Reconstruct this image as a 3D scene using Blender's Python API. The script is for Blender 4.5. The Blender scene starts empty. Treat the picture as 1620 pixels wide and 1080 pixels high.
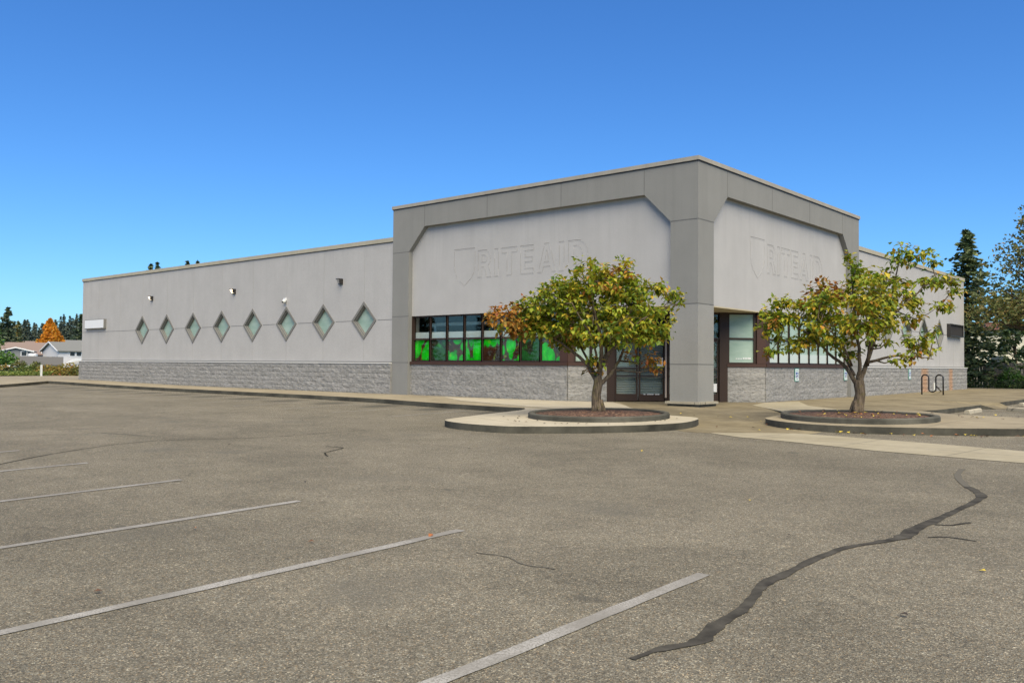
import bpy, bmesh, math, random
from mathutils import Vector, Matrix, noise
import numpy as np
random.seed(7)
scene = bpy.context.scene
R = math.radians
# ------------------------------------------------------------------ camera
CAM = Vector((12.865, -23.374, 1.187))
FWD = Vector((-0.65384, 0.75614, 0.02747)); RGT = Vector((0.7565, 0.6539, 0.0083)); UPV = Vector((-0.0117, 0.0262, 0.9996)) * 1.0
UPV = RGT.cross(FWD); UPV.normalize()
FPX = 1381.36
cd = bpy.data.cameras.new('camera'); cam = bpy.data.objects.new('camera', cd); scene.collection.objects.link(cam)
cd.sensor_width = 36; cd.lens = FPX / 1620 * 36; cd.clip_start = 0.1; cd.clip_end = 6000
m = Matrix((RGT, UPV, -FWD)).transposed().to_4x4(); m.translation = CAM
cam.matrix_world = m
scene.camera = cam
# ------------------------------------------------------------------ world, sun, exposure
SUN_EL, SUN_AZ = R(55), R(127)      # azimuth measured clockwise from +Y
world = bpy.data.worlds.new('World'); scene.world = world; world.use_nodes = True
nt = world.node_tree; nt.nodes.clear()
sky = nt.nodes.new('ShaderNodeTexSky'); sky.sky_type = 'NISHITA'; sky.sun_disc = False
sky.sun_elevation = SUN_EL; sky.sun_rotation = SUN_AZ; sky.air_density = 1.0; sky.dust_density = 0.4; sky.ozone_density = 2.2
hs = nt.nodes.new('ShaderNodeHueSaturation'); hs.inputs['Saturation'].default_value = 1.15; hs.inputs['Value'].default_value = 1.0
bg = nt.nodes.new('ShaderNodeBackground'); bg.inputs['Strength'].default_value = 0.084
wo = nt.nodes.new('ShaderNodeOutputWorld')
nt.links.new(sky.outputs[0], hs.inputs['Color']); tn = nt.nodes.new('ShaderNodeMix'); tn.data_type = 'RGBA'; tn.blend_type = 'MULTIPLY'; tn.inputs[0].default_value = 1; tn.inputs[7].default_value = (.46, .79, 1.16, 1)
nt.links.new(hs.outputs[0], tn.inputs[6]); nt.links.new(tn.outputs[2], bg.inputs[0]); nt.links.new(bg.outputs[0], wo.inputs[0])
sd = bpy.data.lights.new('sun', 'SUN'); sun = bpy.data.objects.new('sun', sd); scene.collection.objects.link(sun)
sd.energy = 4.0; sd.angle = R(65); sd.color = (1.0, 0.865, 0.63)
sdir = Vector((math.sin(SUN_AZ) * math.cos(SUN_EL), math.cos(SUN_AZ) * math.cos(SUN_EL), math.sin(SUN_EL)))
sun.rotation_euler = sdir.to_track_quat('Z', 'Y').to_euler()
sun.location = (0, 0, 30)
vs = scene.view_settings; vs.view_transform = 'Standard'; vs.look = 'None'; vs.gamma = 1; vs.exposure = 0.8

# ------------------------------------------------------------------ helpers
def at(px, py, dep):
    return CAM + (FWD + RGT * ((px - 810) / FPX) - UPV * ((py - 540) / FPX)) * dep

def tag(o, label=None, cat=None, group=None, kind=None):
    if label: o['label'] = label
    if cat: o['category'] = cat
    if group: o['group'] = group
    if kind: o['kind'] = kind
    return o
def empty(name, loc, label=None, cat=None, group=None, rz=0):
    o = bpy.data.objects.new(name, None); scene.collection.objects.link(o)
    o.location = loc; o.rotation_euler = (0, 0, rz); o.empty_display_size = .2
    return tag(o, label, cat, group)
class MB:
    """collects geometry; v in the coordinates of the parent"""
    def __init__(s): s.v = []; s.f = []; s.sm = False; s.mi = []; s.cur = 0
    def add(s, vs, fs):
        n = len(s.v); s.v += [tuple(v) for v in vs]; s.f += [tuple(i + n for i in f) for f in fs]; s.mi += [s.cur] * len(fs)
        return s
    def box(s, fr, a0, a1, b0, b1, c0, c1):
        vs = [fr(a, b, c) for c in (c0, c1) for b in (b0, b1) for a in (a0, a1)]
        return s.add(vs, [(0, 2, 3, 1), (4, 5, 7, 6), (0, 1, 5, 4), (2, 6, 7, 3), (0, 4, 6, 2), (1, 3, 7, 5)])
    def prism(s, fr, poly, d0, d1):
        n = len(poly)
        vs = [fr(a, d0, c) for a, c in poly] + [fr(a, d1, c) for a, c in poly]
        return s.add(vs, [tuple(range(n)), tuple(range(2 * n - 1, n - 1, -1))] + [(i, i + n, (i + 1) % n + n, (i + 1) % n) for i in range(n)])
    def tube(s, pts, rad, n=8, cap=True):
        pts = [Vector(p) for p in pts]; k = len(pts)
        rad = rad if isinstance(rad, (list, tuple)) else [rad] * k
        base = len(s.v); prev = None
        for i, p in enumerate(pts):
            t = (pts[min(i + 1, k - 1)] - pts[max(i - 1, 0)]).normalized()
            if prev is None: a = t.orthogonal().normalized()
            else: a = (prev - t * prev.dot(t)).normalized()
            prev = a; b = t.cross(a)
            for j in range(n):
                an = 2 * math.pi * j / n
                s.v.append(tuple(p + (a * math.cos(an) + b * math.sin(an)) * rad[i]))
        for i in range(k - 1):
            for j in range(n):
                s.f.append((base + i * n + j, base + i * n + (j + 1) % n, base + (i + 1) * n + (j + 1) % n, base + (i + 1) * n + j)); s.mi.append(s.cur)
        if cap:
            s.f.append(tuple(base + j for j in range(n - 1, -1, -1))); s.f.append(tuple(base + (k - 1) * n + j for j in range(n))); s.mi += [s.cur] * 2
        return s
    def build(s, name, mat, parent=None, smooth=False, bevel=0, fix=True):
        me = bpy.data.meshes.new(name); me.from_pydata(s.v, [], s.f)
        if isinstance(mat, (list, tuple)):
            for mm in mat: me.materials.append(mm)
            me.polygons.foreach_set('material_index', s.mi)
        else: me.materials.append(mat)
        if fix:
            bm = bmesh.new(); bm.from_mesh(me); bmesh.ops.recalc_face_normals(bm, faces=bm.faces[:]); bm.to_mesh(me); bm.free()
        if smooth: me.polygons.foreach_set('use_smooth', [True] * len(me.polygons))
        me.update()
        o = bpy.data.objects.new(name, me); scene.collection.objects.link(o)
        if parent: o.parent = parent
        if bevel:
            b = o.modifiers.new('bevel', 'BEVEL'); b.width = bevel; b.segments = 2; b.limit_method = 'ANGLE'
        return o
def split(mb, name, mat_, parent):
    """every box or prism collected in mb becomes a part of its own"""
    n = len(mb.v); par = list(range(n))
    def find(i):
        while par[i] != i: par[i] = par[par[i]]; i = par[i]
        return i
    for f in mb.f:
        for i in f[1:]: par[find(i)] = find(f[0])
    groups = {}
    for f in mb.f: groups.setdefault(find(f[0]), []).append(f)
    out = []
    for fs in groups.values():
        ids = sorted({i for f in fs for i in f}); mp = {i: k for k, i in enumerate(ids)}
        q = MB(); q.add([mb.v[i] for i in ids], [tuple(mp[i] for i in f) for f in fs]); out.append(q.build(name, mat_, parent))
    return out
def W(a, b, c): return (a, b, c)                     # plain axes
def FL(s, d, z): return (-s, d, z)                   # front face (runs left from the corner)
def FR(s, d, z): return (-d, s, z)                   # right face
Q = math.sqrt(.5)
def FD(s, d, z): return (-5 + s * Q - d * Q, .15 + s * Q + d * Q, z)   # angled entrance wall

# ------------------------------------------------------------------ materials
def mat(name, col=(.5, .5, .5), rough=.8, metal=0, spec=.5):
    m = bpy.data.materials.new(name); m.use_nodes = True
    b = m.node_tree.nodes['Principled BSDF']
    b.inputs['Base Color'].default_value = (*col, 1); b.inputs['Roughness'].default_value = rough
    b.inputs['Metallic'].default_value = metal; b.inputs['Specular IOR Level'].default_value = spec
    return m
class N:
    def __init__(s, m): s.m = m; s.t = m.node_tree; s.b = s.t.nodes['Principled BSDF']
    def n(s, typ, **kw):
        x = s.t.nodes.new(typ)
        for k, v in kw.items():
            if k in x.inputs: x.inputs[k].default_value = v
            else: setattr(x, k, v)
        return x
    def l(s, a, b): s.t.links.new(a, b)
    def pos(s, scale=(1, 1, 1), rot=(0, 0, 0), obj=False):
        g = s.n('ShaderNodeTexCoord') if obj else s.n('ShaderNodeNewGeometry')
        mp = s.n('ShaderNodeMapping'); mp.inputs['Scale'].default_value = scale; mp.inputs['Rotation'].default_value = rot
        s.l(g.outputs['Object' if obj else 'Position'], mp.inputs['Vector']); return mp.outputs[0]
    def noise(s, vec, sc, det=4, rough=.6):
        x = s.n('ShaderNodeTexNoise', Scale=sc, Detail=det, Roughness=rough); s.l(vec, x.inputs['Vector']); return x.outputs[0]
    def ramp(s, fac, stops, interp='LINEAR'):
        x = s.n('ShaderNodeValToRGB'); s.l(fac, x.inputs[0]); e = x.color_ramp.elements; x.color_ramp.interpolation = interp
        while len(e) < len(stops): e.new(.5)
        for el, (p, c) in zip(e, stops):
            el.position = p; el.color = (*c, 1) if isinstance(c, tuple) else (c, c, c, 1)
        return x.outputs[0]
    def mix(s, a, b, fac, mode='MIX'):
        x = s.n('ShaderNodeMix', data_type='RGBA', blend_type=mode)
        for v, i in ((a, 6), (b, 7), (fac, 0)):
            if hasattr(v, 'links') or hasattr(v, 'is_linked'): s.l(v, x.inputs[i])
            else: x.inputs[i].default_value = (*v, 1) if isinstance(v, tuple) else v
        return x.outputs[2]
    def math(s, op, a, b=0, c=None):
        x = s.n('ShaderNodeMath', operation=op)
        for v, i in ((a, 0), (b, 1), (c, 2)):
            if v is None: continue
            if hasattr(v, 'is_linked'): s.l(v, x.inputs[i])
            else: x.inputs[i].default_value = v
        return x.outputs[0]
    def bump(s, h, strength=.3, dist=.02):
        x = s.n('ShaderNodeBump', Strength=strength, Distance=dist); s.l(h, x.inputs['Height']); s.l(x.outputs[0], s.b.inputs['Normal'])
    def col(s, c): s.l(c, s.b.inputs['Base Color'])

def stucco(name, c, streak=.06):
    m = mat(name, c, .92, spec=.2); n = N(m); p = n.pos()
    big = n.noise(p, .9, 5); st = n.noise(n.pos((2.6, 2.6, .22)), 1.0, 6, .65); fine = n.noise(p, 45, 3)
    d = tuple(x * .93 for x in c); l = tuple(min(x * 1.04, 1) for x in c)
    a = n.ramp(big, [(.3, d), (.7, l)]); b = n.ramp(st, [(.35, tuple(x * .85 for x in c)), (.62, tuple(x * 1.05 for x in c))])
    k = n.mix(a, b, streak * 3)
    k = n.mix(k, n.ramp(fine, [(.35, .72), (.65, 1.0)]), .6, 'MULTIPLY')
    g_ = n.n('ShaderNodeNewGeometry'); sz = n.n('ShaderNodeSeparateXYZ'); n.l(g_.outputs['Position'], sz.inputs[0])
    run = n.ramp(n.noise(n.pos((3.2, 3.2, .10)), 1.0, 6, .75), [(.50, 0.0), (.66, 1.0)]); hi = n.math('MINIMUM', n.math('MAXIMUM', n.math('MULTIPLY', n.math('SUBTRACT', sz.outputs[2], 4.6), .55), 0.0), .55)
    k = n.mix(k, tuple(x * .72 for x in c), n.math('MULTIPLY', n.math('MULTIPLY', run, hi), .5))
    n.col(k); n.bump(n.noise(p, 60, 4), .35, .01); return m
M = {}
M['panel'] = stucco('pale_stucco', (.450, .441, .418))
M['frame'] = stucco('grey_stucco', (.252, .251, .230))
M['pier'] = stucco('smooth_grey_render', (.295, .294, .27), .08)
M['joint'] = mat('joint_dark', (.13, .13, .12), .9)  # dark grey of the strips that draw the joints and the ledge gap
M['jointlight'] = mat('joint_bead', (.33, .325, .30), .9)
M['coping'] = stucco('coping_metal', (.42, .39, .30), .2)
M['copingdark'] = stucco('tower_coping_metal', (.36, .335, .28), .2)
M['ledge'] = mat('white_flashing', (.55, .54, .50), .6)
M['soffit'] = stucco('soffit_board', (.50, .44, .30), .1)
M['brown'] = mat('brown_window_metal', (.040, .025, .018), .5, spec=.25)
M['brownred'] = mat('brown_sill_metal', (.058, .031, .023), .55, spec=.25)
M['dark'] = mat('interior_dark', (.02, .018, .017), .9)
M['black'] = mat('black_paint', (.012, .011, .012), .4)
M['bronze'] = mat('bronze_housing', (.025, .022, .02), .45)
M['white'] = mat('white_plastic', (.72, .73, .72), .5)
M['offwhite'] = mat('offwhite_paint', (.62, .64, .60), .6)
M['blue'] = mat('sign_blue', (.02, .09, .28), .5)
M['green'] = mat('sign_green', (.03, .30, .22), .5)
M['trim'] = stucco('diamond_trim', (.205, .203, .185), .1)
M['frost'] = mat('frosted_pane', (.30, .42, .335), .35, spec=.3)
M['frostpale'] = mat('frosted_lower_pane', (.52, .58, .53), .2, spec=.5)
n = N(M['frost']); n.col(n.mix(n.ramp(n.noise(n.pos((1, 1, 3)), 1.2, 3), [(.3, (.25, .37, .29)), (.7, (.37, .48, .40))]), (.5, .5, .5), .05))

def cmu():
    m = mat('split_face_block', (.3, .3, .3), .95, spec=.15); n = N(m)
    g = n.n('ShaderNodeNewGeometry'); sp = n.n('ShaderNodeSeparateXYZ'); n.l(g.outputs['Position'], sp.inputs[0])
    cb = n.n('ShaderNodeCombineXYZ'); n.l(n.math('SUBTRACT', sp.outputs[1], sp.outputs[0]), cb.inputs[0]); n.l(sp.outputs[2], cb.inputs[1])
    br = n.n('ShaderNodeTexBrick', Scale=1.0); n.l(cb.outputs[0], br.inputs['Vector'])
    br.inputs['Brick Width'].default_value = .406; br.inputs['Row Height'].default_value = .203; br.inputs['Mortar Size'].default_value = .007; br.inputs['Mortar Smooth'].default_value = .5
    br.inputs['Color1'].default_value = (.275, .27, .25, 1); br.inputs['Color2'].default_value = (.33, .322, .30, 1); br.inputs['Mortar'].default_value = (.37, .37, .35, 1)
    p = n.pos((1, 1, 1.7)); a = n.noise(p, 9, 5, .7); b = n.noise(p, 34, 3)
    k = n.mix(br.outputs[0], n.ramp(a, [(.32, .55), (.52, 1.0), (.75, 1.22)]), .75, 'MULTIPLY')
    k = n.mix(k, n.ramp(b, [(.3, .75), (.7, 1.1)]), .5, 'MULTIPLY')
    # rust streaks on the far right wall
    gy = n.math('SUBTRACT', sp.outputs[1], 22.6); ex = n.math('GREATER_THAN', sp.outputs[0], -1.0)
    w = n.noise(n.pos((1, 6, .5)), 1.5, 4)
    s1 = n.math('SUBTRACT', 1.0, n.math('DIVIDE', n.math('ABSOLUTE', gy), .75)); s2 = n.math('SUBTRACT', 1.0, n.math('DIVIDE', n.math('ABSOLUTE', n.math('SUBTRACT', sp.outputs[1], 27.3)), .5))
    mk = n.math('MAXIMUM', s1, s2); mk = n.math('MULTIPLY', n.math('MAXIMUM', n.math('MULTIPLY', mk, n.math('MULTIPLY', w, 2.6)), 0), ex); mk = n.math('MINIMUM', mk, .8)
    k = n.mix(k, (.42, .24, .13), mk); n.col(k)
    hh = n.math('ADD', n.math('MULTIPLY', a, 1.0), n.math('MULTIPLY', br.outputs['Fac'], -.35)); n.bump(hh, .9, .045); return m
M['cmu'] = cmu()

def glass(name, tint=(.9, .93, .91), refl=1.0):
    m = bpy.data.materials.new(name); m.use_nodes = True; t = m.node_tree; t.nodes.clear()
    o = t.nodes.new('ShaderNodeOutputMaterial'); mx = t.nodes.new('ShaderNodeMixShader'); tr = t.nodes.new('ShaderNodeBsdfTransparent'); gl = t.nodes.new('ShaderNodeBsdfGlossy')
    lw = t.nodes.new('ShaderNodeLayerWeight'); lw.inputs[0].default_value = .5; pw = t.nodes.new('ShaderNodeMath'); pw.operation = 'POWER'; pw.inputs[1].default_value = 4; t.links.new(lw.outputs['Facing'], pw.inputs[0])
    fr = t.nodes.new('ShaderNodeMath'); fr.operation = 'MULTIPLY_ADD'; fr.inputs[1].default_value = .9; fr.inputs[2].default_value = .045; t.links.new(pw.outputs[0], fr.inputs[0])
    tr.inputs[0].default_value = (*tint, 1); gl.inputs['Roughness'].default_value = .02; gl.inputs[0].default_value = (refl, refl, refl, 1)
    t.links.new(fr.outputs[0], mx.inputs[0]); t.links.new(tr.outputs[0], mx.inputs[1]); t.links.new(gl.outputs[0], mx.inputs[2]); t.links.new(mx.outputs[0], o.inputs[0]); return m
M['glass'] = glass('window_glass')

def asphalt():
    m = mat('aged_asphalt', (.1, .1, .1), .93, spec=.25); n = N(m); p = n.pos()
    base = n.ramp(n.noise(p, .16, 5), [(.3, (.160, .146, .106)), (.7, (.212, .193, .143))])
    k = n.mix(base, n.ramp(n.noise(n.pos((1, 1, 1)), 1.1, 5), [(.3, .80), (.7, 1.12)]), .8, 'MULTIPLY')
    k = n.mix(k, n.ramp(n.noise(n.pos((.5, 1.3, 1), (0, 0, .4)), .42, 5, .7), [(.42, .86), (.58, 1.04)]), .6, 'MULTIPLY')
    # aggregate: two sizes of stone, each with its own tone
    v = n.n('ShaderNodeTexVoronoi', Scale=120.0); n.l(p, v.inputs['Vector'])
    sep = n.n('ShaderNodeSeparateColor'); n.l(v.outputs['Color'], sep.inputs[0])
    k = n.mix(k, n.ramp(sep.outputs[0], [(0, .35), (.45, .85), (.8, 1.12), (.93, 1.55), (1, 2.6)]), .85, 'MULTIPLY')
    k = n.mix(k, n.ramp(sep.outputs[1], [(0, (1.25, 1.0, .75)), (.2, (1, 1, 1)), (.85, (1, 1, 1)), (1, (.85, .97, 1.15))]), .8, 'MULTIPLY')
    v4 = n.n('ShaderNodeTexVoronoi', Scale=55.0); n.l(p, v4.inputs['Vector']); s4 = n.n('ShaderNodeSeparateColor'); n.l(v4.outputs['Color'], s4.inputs[0])
    k = n.mix(k, n.ramp(s4.outputs[0], [(0, .68), (.4, .95), (.85, 1.05), (.95, 1.35), (1, 2.0)]), .55, 'MULTIPLY')
    v2 = n.n('ShaderNodeTexVoronoi', Scale=28.0); n.l(p, v2.inputs['Vector']); s2 = n.n('ShaderNodeSeparateColor'); n.l(v2.outputs['Color'], s2.inputs[0])
    k = n.mix(k, n.ramp(s2.outputs[0], [(0, .85), (.5, 1.0), (1, 1.12)]), .6, 'MULTIPLY')
    v3 = n.n('ShaderNodeTexVoronoi', Scale=9.0); n.l(p, v3.inputs['Vector']); s3 = n.n('ShaderNodeSeparateColor'); n.l(v3.outputs['Color'], s3.inputs[0])
    k = n.mix(k, n.ramp(s3.outputs[0], [(0, .93), (.5, 1.0), (1, 1.06)]), .6, 'MULTIPLY')
    # a faint web of hairline cracks, only in places
    wv = n.n('ShaderNodeVectorMath', operation='ADD'); wn = n.n('ShaderNodeTexNoise', Scale=1.6, Detail=5.0); n.l(p, wn.inputs['Vector']); ws = n.n('ShaderNodeVectorMath', operation='SCALE'); ws.inputs['Scale'].default_value = .9; n.l(wn.outputs['Color'], ws.inputs[0]); n.l(p, wv.inputs[0]); n.l(ws.outputs[0], wv.inputs[1])
    ve = n.n('ShaderNodeTexVoronoi', feature='DISTANCE_TO_EDGE', Scale=.42); n.l(wv.outputs[0], ve.inputs['Vector'])
    hair = n.ramp(ve.outputs['Distance'], [(.0, 1.0), (.006, .0)]); hair = n.math('MULTIPLY', hair, n.ramp(n.noise(p, .22, 3), [(.50, 0.0), (.60, .5)]))
    k = n.mix(k, (.05, .046, .036), hair)
    # oil stains of the bays against the kerb, and scattered soft stains
    g = n.n('ShaderNodeNewGeometry'); sp = n.n('ShaderNodeSeparateXYZ'); n.l(g.outputs['Position'], sp.inputs[0])
    fx = n.math('ABSOLUTE', n.math('SUBTRACT', n.math('FRACT', n.math('DIVIDE', sp.outputs[0], 2.64)), .5))
    dx = n.math('SUBTRACT', 1, n.math('MULTIPLY', fx, 3.6)); dy = n.math('SUBTRACT', 1, n.math('MULTIPLY', n.math('ABSOLUTE', n.math('ADD', sp.outputs[1], 4.4)), .95))
    st = n.math('MULTIPLY', n.math('MAXIMUM', dx, 0), n.math('MAXIMUM', dy, 0)); st = n.math('MULTIPLY', st, n.math('LESS_THAN', sp.outputs[0], -4.0))
    st = n.math('MINIMUM', n.math('MULTIPLY', st, n.math('MULTIPLY', n.noise(p, 1.3, 4), 3.2)), .75)
    k = n.mix(k, (.065, .062, .05), st)
    sp2 = n.ramp(n.noise(p, .55, 2, .4), [(.66, 0.0), (.74, .45)]); k = n.mix(k, (.105, .10, .08), sp2)
    sp3 = n.ramp(n.noise(p, 2.1, 2, .4), [(.72, 0.0), (.78, .55)]); k = n.mix(k, (.07, .067, .054), sp3)
    n.col(k); n.bump(n.math('ADD', n.math('MULTIPLY', v.outputs['Distance'], 1.0), n.math('MULTIPLY', n.noise(p, 30, 3), .6)), .7, .012); return m
M['asphalt'] = asphalt()
def concrete(name, a, b, jx=0, rot=0, stain=.4):
    m = mat(name, a, .9, spec=.25); n = N(m); p = n.pos()
    k = n.ramp(n.noise(p, .7, 6, .65), [(.32, a), (.68, b)])
    k = n.mix(k, n.ramp(n.noise(p, 3.2, 5), [(.3, .75), (.6, 1.05)]), stain, 'MULTIPLY')
    k = n.mix(k, n.ramp(n.noise(p, 60, 3), [(.3, .8), (.7, 1.1)]), .5, 'MULTIPLY')
    if jx:
        q = n.pos((1, 1, 0), (0, 0, rot)); br = n.n('ShaderNodeTexBrick', Scale=1.0); br.offset = 0; n.l(q, br.inputs['Vector'])
        br.inputs['Brick Width'].default_value = jx; br.inputs['Row Height'].default_value = jx; br.inputs['Mortar Size'].default_value = .012
        k = n.mix(k, (.09, .085, .07), n.math('MULTIPLY', br.outputs['Fac'], .7))
    n.col(k); n.bump(n.noise(p, 50, 4), .3, .01); return m
M['walk'] = concrete('sidewalk_concrete', (.21, .178, .118), (.31, .27, .185), 1.5)
M['island'] = concrete('pale_island_concrete', (.33, .295, .215), (.43, .39, .295), 2.6, .4, .3)
M['walkdark'] = concrete('weathered_ramp_concrete', (.13, .107, .062), (.245, .208, .128), 2.2, R(45), .7)
M['strip'] = concrete('gutter_concrete', (.27, .24, .16), (.35, .315, .225), 1.95, R(7))
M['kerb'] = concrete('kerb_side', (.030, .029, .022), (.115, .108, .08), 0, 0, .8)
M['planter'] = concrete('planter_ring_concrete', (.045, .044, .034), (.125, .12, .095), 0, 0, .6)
M['roofing'] = mat('flat_roofing', (.25, .25, .25), .9)
def paint():
    m = mat('worn_line_paint', (.4, .4, .38), .85); n = N(m); p = n.pos()
    k = n.ramp(n.noise(p, 70, 3, .7), [(.40, (.17, .16, .135)), (.55, (.40, .39, .355))])
    k = n.mix(k, (.185, .175, .148), n.ramp(n.noise(p, 1.6, 4), [(.34, .1), (.62, .9)]))
    n.col(k); n.bump(n.noise(p, 90, 2), .5, .01); return m
M['paint'] = paint()
def tar():
    m = mat('crack_sealant', (.03, .03, .03), .95, spec=.08); n = N(m); p = n.pos()
    n.col(n.ramp(n.noise(p, 5, 4), [(.35, (.035, .033, .028)), (.7, (.085, .08, .066))])); n.bump(n.noise(p, 40, 3), .4, .01); return m
M['tar'] = tar()
M['tarworn'] = mat('worn_sealant', (.11, .103, .083), .95, spec=.1)
M['crackline'] = mat('open_crack', (.03, .028, .024), .98, spec=.05)
def mulch():
    m = mat('bark_mulch', (.08, .04, .02), .95); n = N(m); p = n.pos((1, 1, 1))
    v = n.n('ShaderNodeTexVoronoi', Scale=26.0); n.l(p, v.inputs['Vector']); s = n.n('ShaderNodeSeparateColor'); n.l(v.outputs['Color'], s.inputs[0])
    n.col(n.ramp(s.outputs[0], [(0, (.028, .016, .010)), (.5, (.085, .042, .024)), (.85, (.15, .078, .045)), (1, (.26, .17, .11))])); n.bump(v.outputs['Distance'], 1, .03); return m
M['mulch'] = mulch()
def bark(name, a, b):
    m = mat(name, a, .95, spec=.1); n = N(m); k = n.ramp(n.noise(n.pos((1, 1, .16)), 26, 5, .7), [(.35, a), (.65, b)])
    k = n.mix(k, (.20, .17, .05), n.ramp(n.noise(n.pos(), 5, 3), [(.55, 0.0), (.7, .45)])); n.col(k); n.bump(n.noise(n.pos((1, 1, .16)), 26, 5, .7), .9, .02); return m
M['bark'] = bark('ridged_bark', (.055, .042, .028), (.20, .155, .105))
M['barkdark'] = bark('conifer_bark', (.04, .03, .022), (.09, .07, .05))
def leafmat(name, stops, trans=.35):
    m = mat(name, (.1, .2, .02), .5, spec=.4); n = N(m)
    g = n.n('ShaderNodeNewGeometry'); k = n.ramp(g.outputs['Random Per Island'], stops)
    k2 = n.mix(k, n.ramp(n.noise(n.pos(), 1.7, 3), [(.3, .62), (.7, 1.25)]), .8, 'MULTIPLY')
    n.col(k2); tr = n.n('ShaderNodeBsdfTranslucent'); n.l(k2, tr.inputs[0]); mx = n.n('ShaderNodeMixShader', Fac=trans)
    out = n.t.nodes['Material Output']; n.l(n.b.outputs[0], mx.inputs[1]); n.l(tr.outputs[0], mx.inputs[2]); n.l(mx.outputs[0], out.inputs[0]); return m
G1, G2, G3 = (.06, .12, .012), (.16, .25, .02), (.33, .39, .025)
YL, OR, RD = (.52, .40, .03), (.50, .22, .03), (.32, .09, .03)
M['leafA'] = leafmat('green_autumn_leaves', [(0, G1), (.22, G2), (.5, G3), (.78, (.30, .31, .03)), (.95, YL), (1, OR)])
M['leafB'] = leafmat('yellowing_leaves', [(0, G1), (.14, G2), (.36, G3), (.62, (.36, .34, .03)), (.9, YL), (1, OR)])
M['leafO'] = leafmat('orange_leaves', [(0, (.13, .12, .02)), (.3, (.34, .20, .03)), (.7, OR), (1, RD)])
M['leafT'] = leafmat('bright_orange_maple_leaves', [(0, (.42, .17, .015)), (.5, (.68, .27, .02)), (.85, (.80, .38, .03)), (1, (.40, .38, .05))])
M['fir'] = leafmat('fir_needles', [(0, (.028, .048, .026)), (.6, (.058, .092, .045)), (1, (.12, .155, .07))], .1)
M['firpale'] = leafmat('spruce_needles', [(0, (.045, .075, .032)), (.6, (.10, .145, .055)), (1, (.23, .26, .10))], .2)  # the spruce's own lighter green
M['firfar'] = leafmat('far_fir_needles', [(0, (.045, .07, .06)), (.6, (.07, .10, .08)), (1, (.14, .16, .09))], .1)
M['oak'] = leafmat('olive_brown_leaves', [(0, (.07, .10, .03)), (.5, (.15, .18, .05)), (.85, (.26, .23, .07)), (1, (.38, .25, .09))], .25)
M['hedge'] = leafmat('hedge_leaves', [(0, (.02, .04, .012)), (1, (.05, .09, .022))], .15)
M['hedgelt'] = leafmat('low_green_hedge_leaves', [(0, (.055, .09, .018)), (.6, (.11, .16, .03)), (1, (.22, .22, .05))], .2)
M['hedgebright'] = leafmat('bright_low_hedge_leaves', [(0, (.10, .15, .03)), (.6, (.19, .27, .05)), (1, (.30, .32, .08))], .2)
M['shrub'] = leafmat('bright_green_shrub_leaves', [(0, (.07, .15, .03)), (1, (.17, .32, .06))], .25)
M['shruby'] = leafmat('yellow_shrub_leaves', [(0, (.12, .14, .03)), (.6, (.32, .27, .05)), (1, (.36, .13, .05))], .25)
M['grass'] = mat('rough_ground', (.06, .075, .03), .95)
M['fence'] = mat('weathered_fence_boards', (.14, .12, .10), .9)
nn = N(M['fence']); nn.col(nn.ramp(nn.noise(nn.pos((8, 8, .3)), 1.2, 4), [(.3, (.12, .105, .09)), (.7, (.30, .265, .23))]))
M['shingleg'] = mat('grey_shingles', (.16, .165, .155), .9); M['shingleb'] = mat('brown_shingles', (.20, .15, .125), .9); M['shingled'] = mat('dark_shingles', (.10, .098, .09), .9)
M['sidingw'] = mat('white_siding', (.62, .61, .60), .8); M['sidingc'] = mat('cream_siding', (.60, .56, .42), .8); M['sidingg'] = mat('grey_siding', (.19, .20, .20), .8)
M['winglass'] = mat('house_window_glass', (.03, .035, .04), .15)
M['redroof'] = mat('red_brown_fascia', (.17, .075, .055), .8)

# ------------------------------------------------------------------ ground
YK, ZA, GR = -2.6, -.15, .018
def rise(x, y):
    a = min(max((-x - 28) / 14, 0), 1); b = min(max((y - 8) / 22, 0), 1)
    return .10 * a * a * (3 - 2 * a) + .08 * b
def Gz(x, y): return ZA + GR * min(max(y, -60) - YK, 0) + rise(x, y)
def Tz(x, y): return Gz(x, y) + .15
def grid_sheet(name, mat_, x0, x1, y0, y1, nx, ny, zf):
    b = MB(); vs = [(x0 + (x1 - x0) * i / nx, y0 + (y1 - y0) * j / ny) for j in range(ny + 1) for i in range(nx + 1)]
    b.add([(x, y, zf(x, y)) for x, y in vs], [(j * (nx + 1) + i, j * (nx + 1) + i + 1, (j + 1) * (nx + 1) + i + 1, (j + 1) * (nx + 1) + i) for j in range(ny) for i in range(nx)])
    o = b.build(name, mat_, fix=False); o['kind'] = 'structure'; return o
def terrain(x, y):
    t = -1.6
    if y > 36: t += min((y - 36) / 6, 1) * 1.3
    if x < -62: t = -1.6 - min((-62 - x) / 25, 1) * 3.4
    if y > 200 and x >= -62: t -= 2
    return t
b = MB(); xs = [-3000, -800, -300, -150, -100, -87, -75, -62, -40, -10, 20, 60, 200, 800, 3000]; ys = [-3000, -600, -150, -60, -30, 0, 20, 36, 42, 60, 100, 200, 210, 600, 3000]
b.add([(x, y, terrain(x, y)) for y in ys for x in xs], [(j * 15 + i, j * 15 + i + 1, (j + 1) * 15 + i + 1, (j + 1) * 15 + i) for j in range(14) for i in range(14)])
tag(b.build('ground', M['grass'], fix=False), 'rough ground stretching away beyond the car park', None, None, 'structure')
tag(grid_sheet('parking_lot', M['asphalt'], -62, 64, -74.6, 36.4, 42, 37, Gz), 'aged speckled asphalt of the empty car park')

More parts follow.
